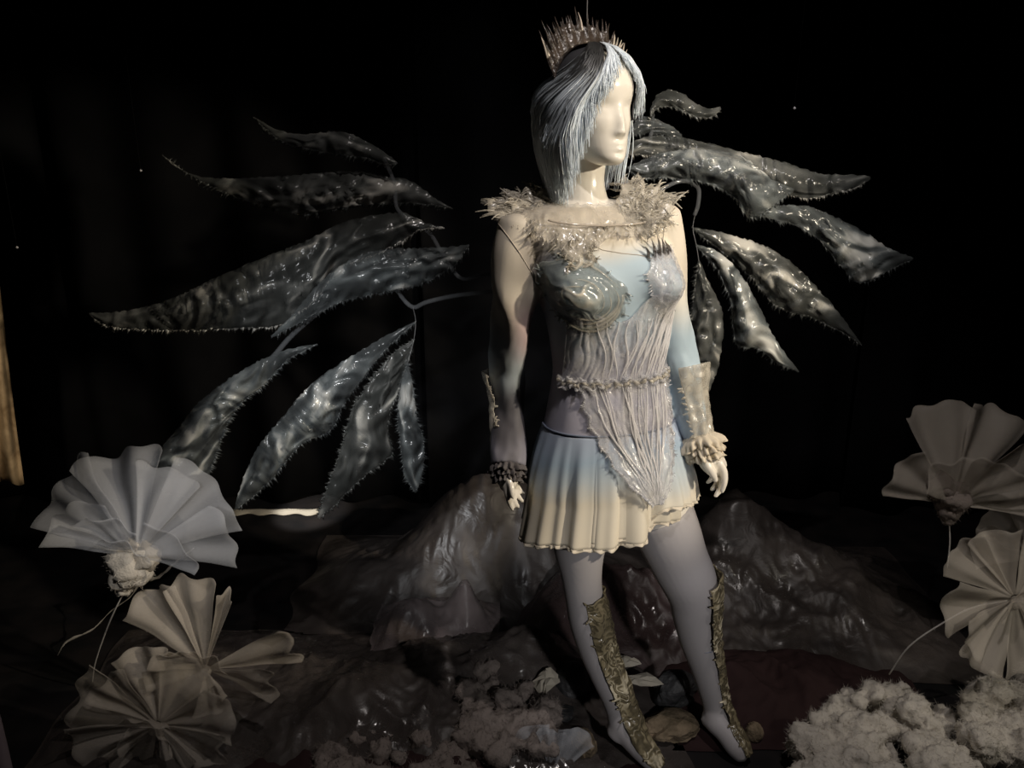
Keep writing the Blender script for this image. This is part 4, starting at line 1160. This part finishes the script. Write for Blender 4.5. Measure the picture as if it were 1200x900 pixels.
sheet('plastic_sheet', 'glistening brown plastic sheet spread left of the mannequin legs', 'plastic', -0.22, 0.24, 0.68, 0.34, 0.10, M['plastic_dark'], 2, 0.035, 190, 110, [(0.06, 0.36, 0.14, 0.10), (-0.45, 0.14, 0.12, 0.06), (-0.25, 0.3, 0.2, 0.05)], group=pg)
sheet('plastic_sheet', 'dark plastic heap behind and between the mannequin legs', 'plastic', 0.34, 0.62, 0.36, 0.30, 0.14, M['plastic_red'], 3, 0.035, 120, 90, [(0.22, 0.60, 0.14, 0.16), (0.45, 0.66, 0.14, 0.12)], group=pg)
sheet('plastic_sheet', 'dark ridged plastic heap behind the right side of the set', 'plastic', 0.98, 0.74, 0.50, 0.42, 0.14, M['plastic_mid'], 4, 0.04, 150, 100, [(0.78, 0.90, 0.16, 0.26), (1.05, 0.78, 0.18, 0.14), (0.62, 0.72, 0.15, 0.10)], group=pg)
sheet('plastic_sheet', 'pale clear plastic wad on the dark heap left of the skirt', 'plastic', -0.24, 0.50, 0.20, 0.15, 0.06, M['plastic_pale'], 5, 0.035, 70, 50, [(-0.14, 0.50, 0.05, 0.13), (-0.30, 0.45, 0.07, 0.08)], z0=0.07, group=pg)
sheet('plastic_sheet', 'dull plastic sheet in the far bottom left under the flowers', 'plastic', -0.93, 0.25, 0.34, 0.34, 0.08, M['plastic_dark'], 6, 0.03, 90, 80, group=pg)
sheet('plum_cloth', 'dark plum cloth bunched on the ground right of the mannequin', 'cloth', 0.80, 0.26, 0.40, 0.22, 0.10, M['cloth_red'], 7, 0.035, 90, 60)
sheet('plum_cloth', 'dark plum cloth bunched in front of the glistening plastic', 'cloth', -0.20, -0.06, 0.60, 0.16, 0.05, M['cloth_red'], 8, 0.02, 110, 50)

rnd = random.Random(77)
def cotton(label, spots, seed, fib=9000, m=None):
    q = MB()
    for k, (px_, py_, z, r) in enumerate(spots):
        p = G(px_, py_, z)
        fluff(q, (p.x, p.y, max(p.z, r * 0.6)), r, seed + k, (1, 1, 0.85), 2, 0)
    o = fuse(q, 'cotton_cloud', m or M['cotton'], 0.007, 2, None)
    me = o.data; rr = random.Random(seed)
    nrm = [v.normal.copy() for v in me.vertices]; q = MB(); pts = []
    for v, n in zip(me.vertices, nrm):
        d = 0.0
        for sc, am in ((18, 0.016), (42, 0.010), (90, 0.006), (190, 0.003)): d += am * nz(v.co, sc, seed)
        v.co = v.co + n * d; pts.append(v.co.copy())
    for k in range(fib):
        i_ = rr.randrange(len(pts)); p = pts[i_]; n = nrm[i_]
        d = n * rr.uniform(0.2, 1) + Vector((rr.uniform(-1, 1), rr.uniform(-1, 1), rr.uniform(-1, 1)))
        t = Vector((rr.uniform(-1, 1), rr.uniform(-1, 1), rr.uniform(-1, 1))).normalized() * 0.0006
        e = p + d.normalized() * rr.uniform(0.006, 0.020)
        q.add([p - t, p + t, e], [(0, 1, 2)])
    q.build('loose_fibres', m or M['cotton'], o, smooth=False)['kind'] = 'stuff'
    return tag(o, label, 'cotton', 'heaps of cotton wadding')
def spots(n, x0, x1, tx, ty, bot, z0, z1, r0, r1):
    out = []
    for k in range(n):
        px_ = rnd.uniform(x0, x1); r = rnd.uniform(r0, r1); top_ = np.interp(px_, tx, ty) + r * 420
        out.append((px_, rnd.uniform(top_, max(bot, top_ + 4)), rnd.uniform(z0, z1), r))
    return out
cotton('bright cotton cloud heaped right of the mannequin foot', spots(80, 940, 1130, [930, 980, 1020, 1070, 1130], [850, 815, 785, 800, 850], 915, 0.05, 0.12, 0.018, 0.050), 100, 14000)
cotton('cotton cloud heaped under the cream flower at the right edge', spots(50, 1130, 1215, [1125, 1160, 1215], [825, 785, 765], 890, 0.06, 0.13, 0.018, 0.048), 200)
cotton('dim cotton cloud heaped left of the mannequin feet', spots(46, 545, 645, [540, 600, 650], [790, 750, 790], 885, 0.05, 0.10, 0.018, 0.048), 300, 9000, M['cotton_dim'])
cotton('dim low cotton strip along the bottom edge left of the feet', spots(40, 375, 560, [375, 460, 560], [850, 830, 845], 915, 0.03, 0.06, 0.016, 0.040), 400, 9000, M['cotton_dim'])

def stone(label, px_, py_, z, sx, sy, sz, m, seed, rot=0.0):
    bm = bmesh.new(); bmesh.ops.create_icosphere(bm, subdivisions=4, radius=1.0)
    c = G(px_, py_, z); q = MB(); vs_ = []
    for v in bm.verts:
        n = v.co.normalized()
        # flatten along a few random planes for chipped faces
        k = 1.0
        rr = random.Random(seed)
        for _ in range(9):
            d = Vector((rr.uniform(-1, 1), rr.uniform(-1, 1), rr.uniform(-1, 1))).normalized(); dp = n.dot(d)
            if dp > 0.1: k = min(k, rr.uniform(0.72, 0.92) / dp)
        k *= 1 + 0.05 * nz(n, 5, seed)
        p = Vector((n.x * sx * k, n.y * sy * k, n.z * sz * k))
        p.rotate(Matrix.Rotation(rot, 3, 'Z')); vs_.append(c + p)
    q.add(vs_, [tuple(x.index for x in f.verts) for f in bm.faces]); bm.free()
    return tag(q.build('stone', m, smooth=False), label, 'stone')
stone('flat brown stone lying between the mannequin feet', 785, 850, 0.035, 0.082, 0.06, 0.034, M['stone'], 1, 0.1)
stone('ochre stone standing left of the left foot', 683, 872, 0.04, 0.032, 0.05, 0.045, M['stone'], 2, 0.5)
stone('dark round stone behind the left ankle', 672, 800, 0.06, 0.06, 0.06, 0.06, M['stone_dark'], 3)
stone('dark flat stone left of the left foot under the white scrap', 655, 842, 0.03, 0.06, 0.05, 0.035, M['stone_dark'], 4, 0.7)
stone('dark stone behind the flat brown one', 790, 808, 0.06, 0.07, 0.05, 0.06, M['stone_dark'], 5, 0.2)
stone('small tan pebble beside the right toes', 884, 858, 0.03, 0.025, 0.025, 0.028, M['stone'], 6)

def scrap(label, pts, z, h, seed, m):
    """a folded scrap: outline in pixels, given height and a crease"""
    P = [G(a, b, z + c) for a, b, c in pts]
    c = sum(P, Vector()) / len(P) + Vector((0, 0, h))
    q = MB(); n = len(P); 
    outer = []
    for i in range(n):
        outer.append(P[i]); outer.append(lerp(P[i], P[(i + 1) % n], 0.5) + Vector((0, 0, 0.004 * ((i % 2) * 2 - 1))))
    mid = [lerp(p, c, 0.5) + Vector((0, 0, h * 0.3 * (1 if i % 2 else -0.6))) for i, p in enumerate(outer)]
    q.grid([outer, mid], True, False, True)
    o = q.build('white_scrap', m, smooth=False, solid=0.002)
    return tag(o, label, 'scrap', None)
scrap('pale folded card edge behind the left shin', [(722, 766, 0), (745, 772, 0.01), (752, 778, 0), (730, 782, 0)], 0.10, 0.012, 1, M['paper'])
scrap('longer pale folded card on the dark stone between the legs', [(726, 792, 0), (758, 788, 0.012), (778, 802, 0), (750, 804, 0.0), (728, 800, 0)], 0.10, 0.010, 2, M['paper'])
scrap('crumpled white scrap standing left of the left ankle', [(622, 800, 0), (634, 788, 0.03), (645, 782, 0.04), (662, 796, 0.0), (640, 812, 0.02), (634, 818, 0)], 0.08, 0.02, 3, M['paper'])
# tulle peak at the bottom edge
tl = thing('tulle_bundle', 'grey white tulle bundle peaking at the bottom edge left of the feet', 'tulle', G(645, 900, 0.02))
for k, (ang, L, span, tilt) in enumerate([(-24, 66, 40, 15), (-2, 70, 26, 0), (24, 64, 40, 8), (4, 44, 60, -30)]):
    b_ = W(648, 915, -0.03); petal(tl, b_, ang, L * 0.0025, span, tilt, 4, M['organza'], 900 + k)

# silver ribbon vine
q = MB(); vine = catmull([(-12, 845, 0.42, 2.0), (12, 824, 0.42, 2.0), (45, 792, 0.44, 2.2), (66, 770, 0.46, 1.6), (78, 752, 0.47, 3.2), (108, 738, 0.48, 2.6), (130, 716, 0.5, 1.2), (152, 700, 0.5, 1.6), (166, 682, 0.5, 5.0), (186, 676, 0.5, 3.0), (205, 660, 0.52, 4.0), (228, 642, 0.52, 1.6)], 70)
rows = []
for i, (a, b, c, wd) in enumerate(vine):
    p = W(a, b, c); tw = 1.2 * math.sin(i * 0.35)
    s = Vector((0.35 * math.cos(tw), math.sin(tw) * 0.6, 0.9)).normalized() * (wd * 0.0024 * (0.75 + 0.3 * math.sin(i * 1.9)))
    rows.append([p - s, p + Vector((0, -0.002, 0)), p + s])
q.grid(rows)
tag(q.build('silver_ribbon', M['silver'], solid=0.0012), 'twisted silver ribbon slanting up towards the tall white flower', 'ribbon')

# added pale strip standing in for light leaking under the curtain
q = MB(); rows = []
for i in range(22):
    px_ = lerp(272, 376, i / 21); p = G(px_, 597 + 0.4 * math.sin(i * 0.8), 0.012)
    rows.append([(p.x, p.y + 0.004, 0.012), (p.x, p.y - 0.008, 0.013 + 0.002 * math.sin(i)), (p.x, p.y - 0.035 - 0.01 * math.sin(i * 1.1), 0.004)])
q.grid(rows)
tag(q.build('light_streak_strip', M['paper'], solid=0.003), 'added pale strip standing for a light streak at the foot of the back curtain', 'strip')

# tan drape at the left edge
q = MB(); rows = []
b0 = W(-6, 300, 0.9)
for zz in (3.19, 2.2): rows.append([Vector((b0.x - 0.13 * (1 - j / 20), 0.9 + 0.02 * math.sin(j / 20 * 9), zz)) for j in range(21)])
for i in range(30):
    t = i / 29; py_ = lerp(300, 566, t); xr = np.interp(py_, [300, 340, 420, 500, 566], [-6, 0, 9, 19, 28])
    row = []
    for j in range(21):
        u = j / 20; px_ = lerp(xr - 46, xr, u)
        row.append(W(px_, py_ + (3 * math.sin(u * 9) if i == 29 else 0), 0.9 + 0.02 * math.sin(u * 13 + t * 2) + 0.01 * nz((u * 3, t * 6, 0), 1.4)))
    rows.append(row)
q.grid(rows)
tag(q.build('tan_drape', M['drape'], solid=0.003), 'narrow tan drape hanging lit at the left edge', 'drape')

# mauve post in the near left corner
q = MB(); a, b = G(-8, 905, 0.0), W(-14, 820, -0.10)
a = W(4, 960, -0.18); b = W(-10, 835, -0.18)
tube(q, [(b.x, b.y, 0.012, 0.018), (b.x - 0.002, b.y, b.z - 0.06, 0.018), (b.x - 0.003, b.y, b.z, 0.017)], 10, 16)
tag(q.build('mauve_post', M['post']), 'short mauve post in the bottom left corner', 'post')

# small hanging beads
for k, (px_, py_, Y, lab) in enumerate([(165, 200, 0.6, 'tiny glass bead hanging near the top left wing tip'), (20, 290, 0.6, 'tiny glass bead hanging above the tan drape'), (931, 127, 0.5, 'tiny glass bead hanging above the right wing')]):
    b_ = thing('glass_bead', lab, 'bead', W(px_, py_, Y))
    p = W(px_, py_, Y); q = MB()
    tube(q, [(p.x, p.y, p.z - 0.003, 0.0015), (p.x, p.y, p.z, 0.004), (p.x, p.y, p.z + 0.004, 0.0012)], 8, 10); q.build('bead', M['bead'], b_)
    q = MB(); tube(q, [(p.x, p.y, p.z + 0.004, 0.0003), (p.x, p.y, 3.19, 0.0003)], 3, 4); q.build('thread', M['thread'], b_)
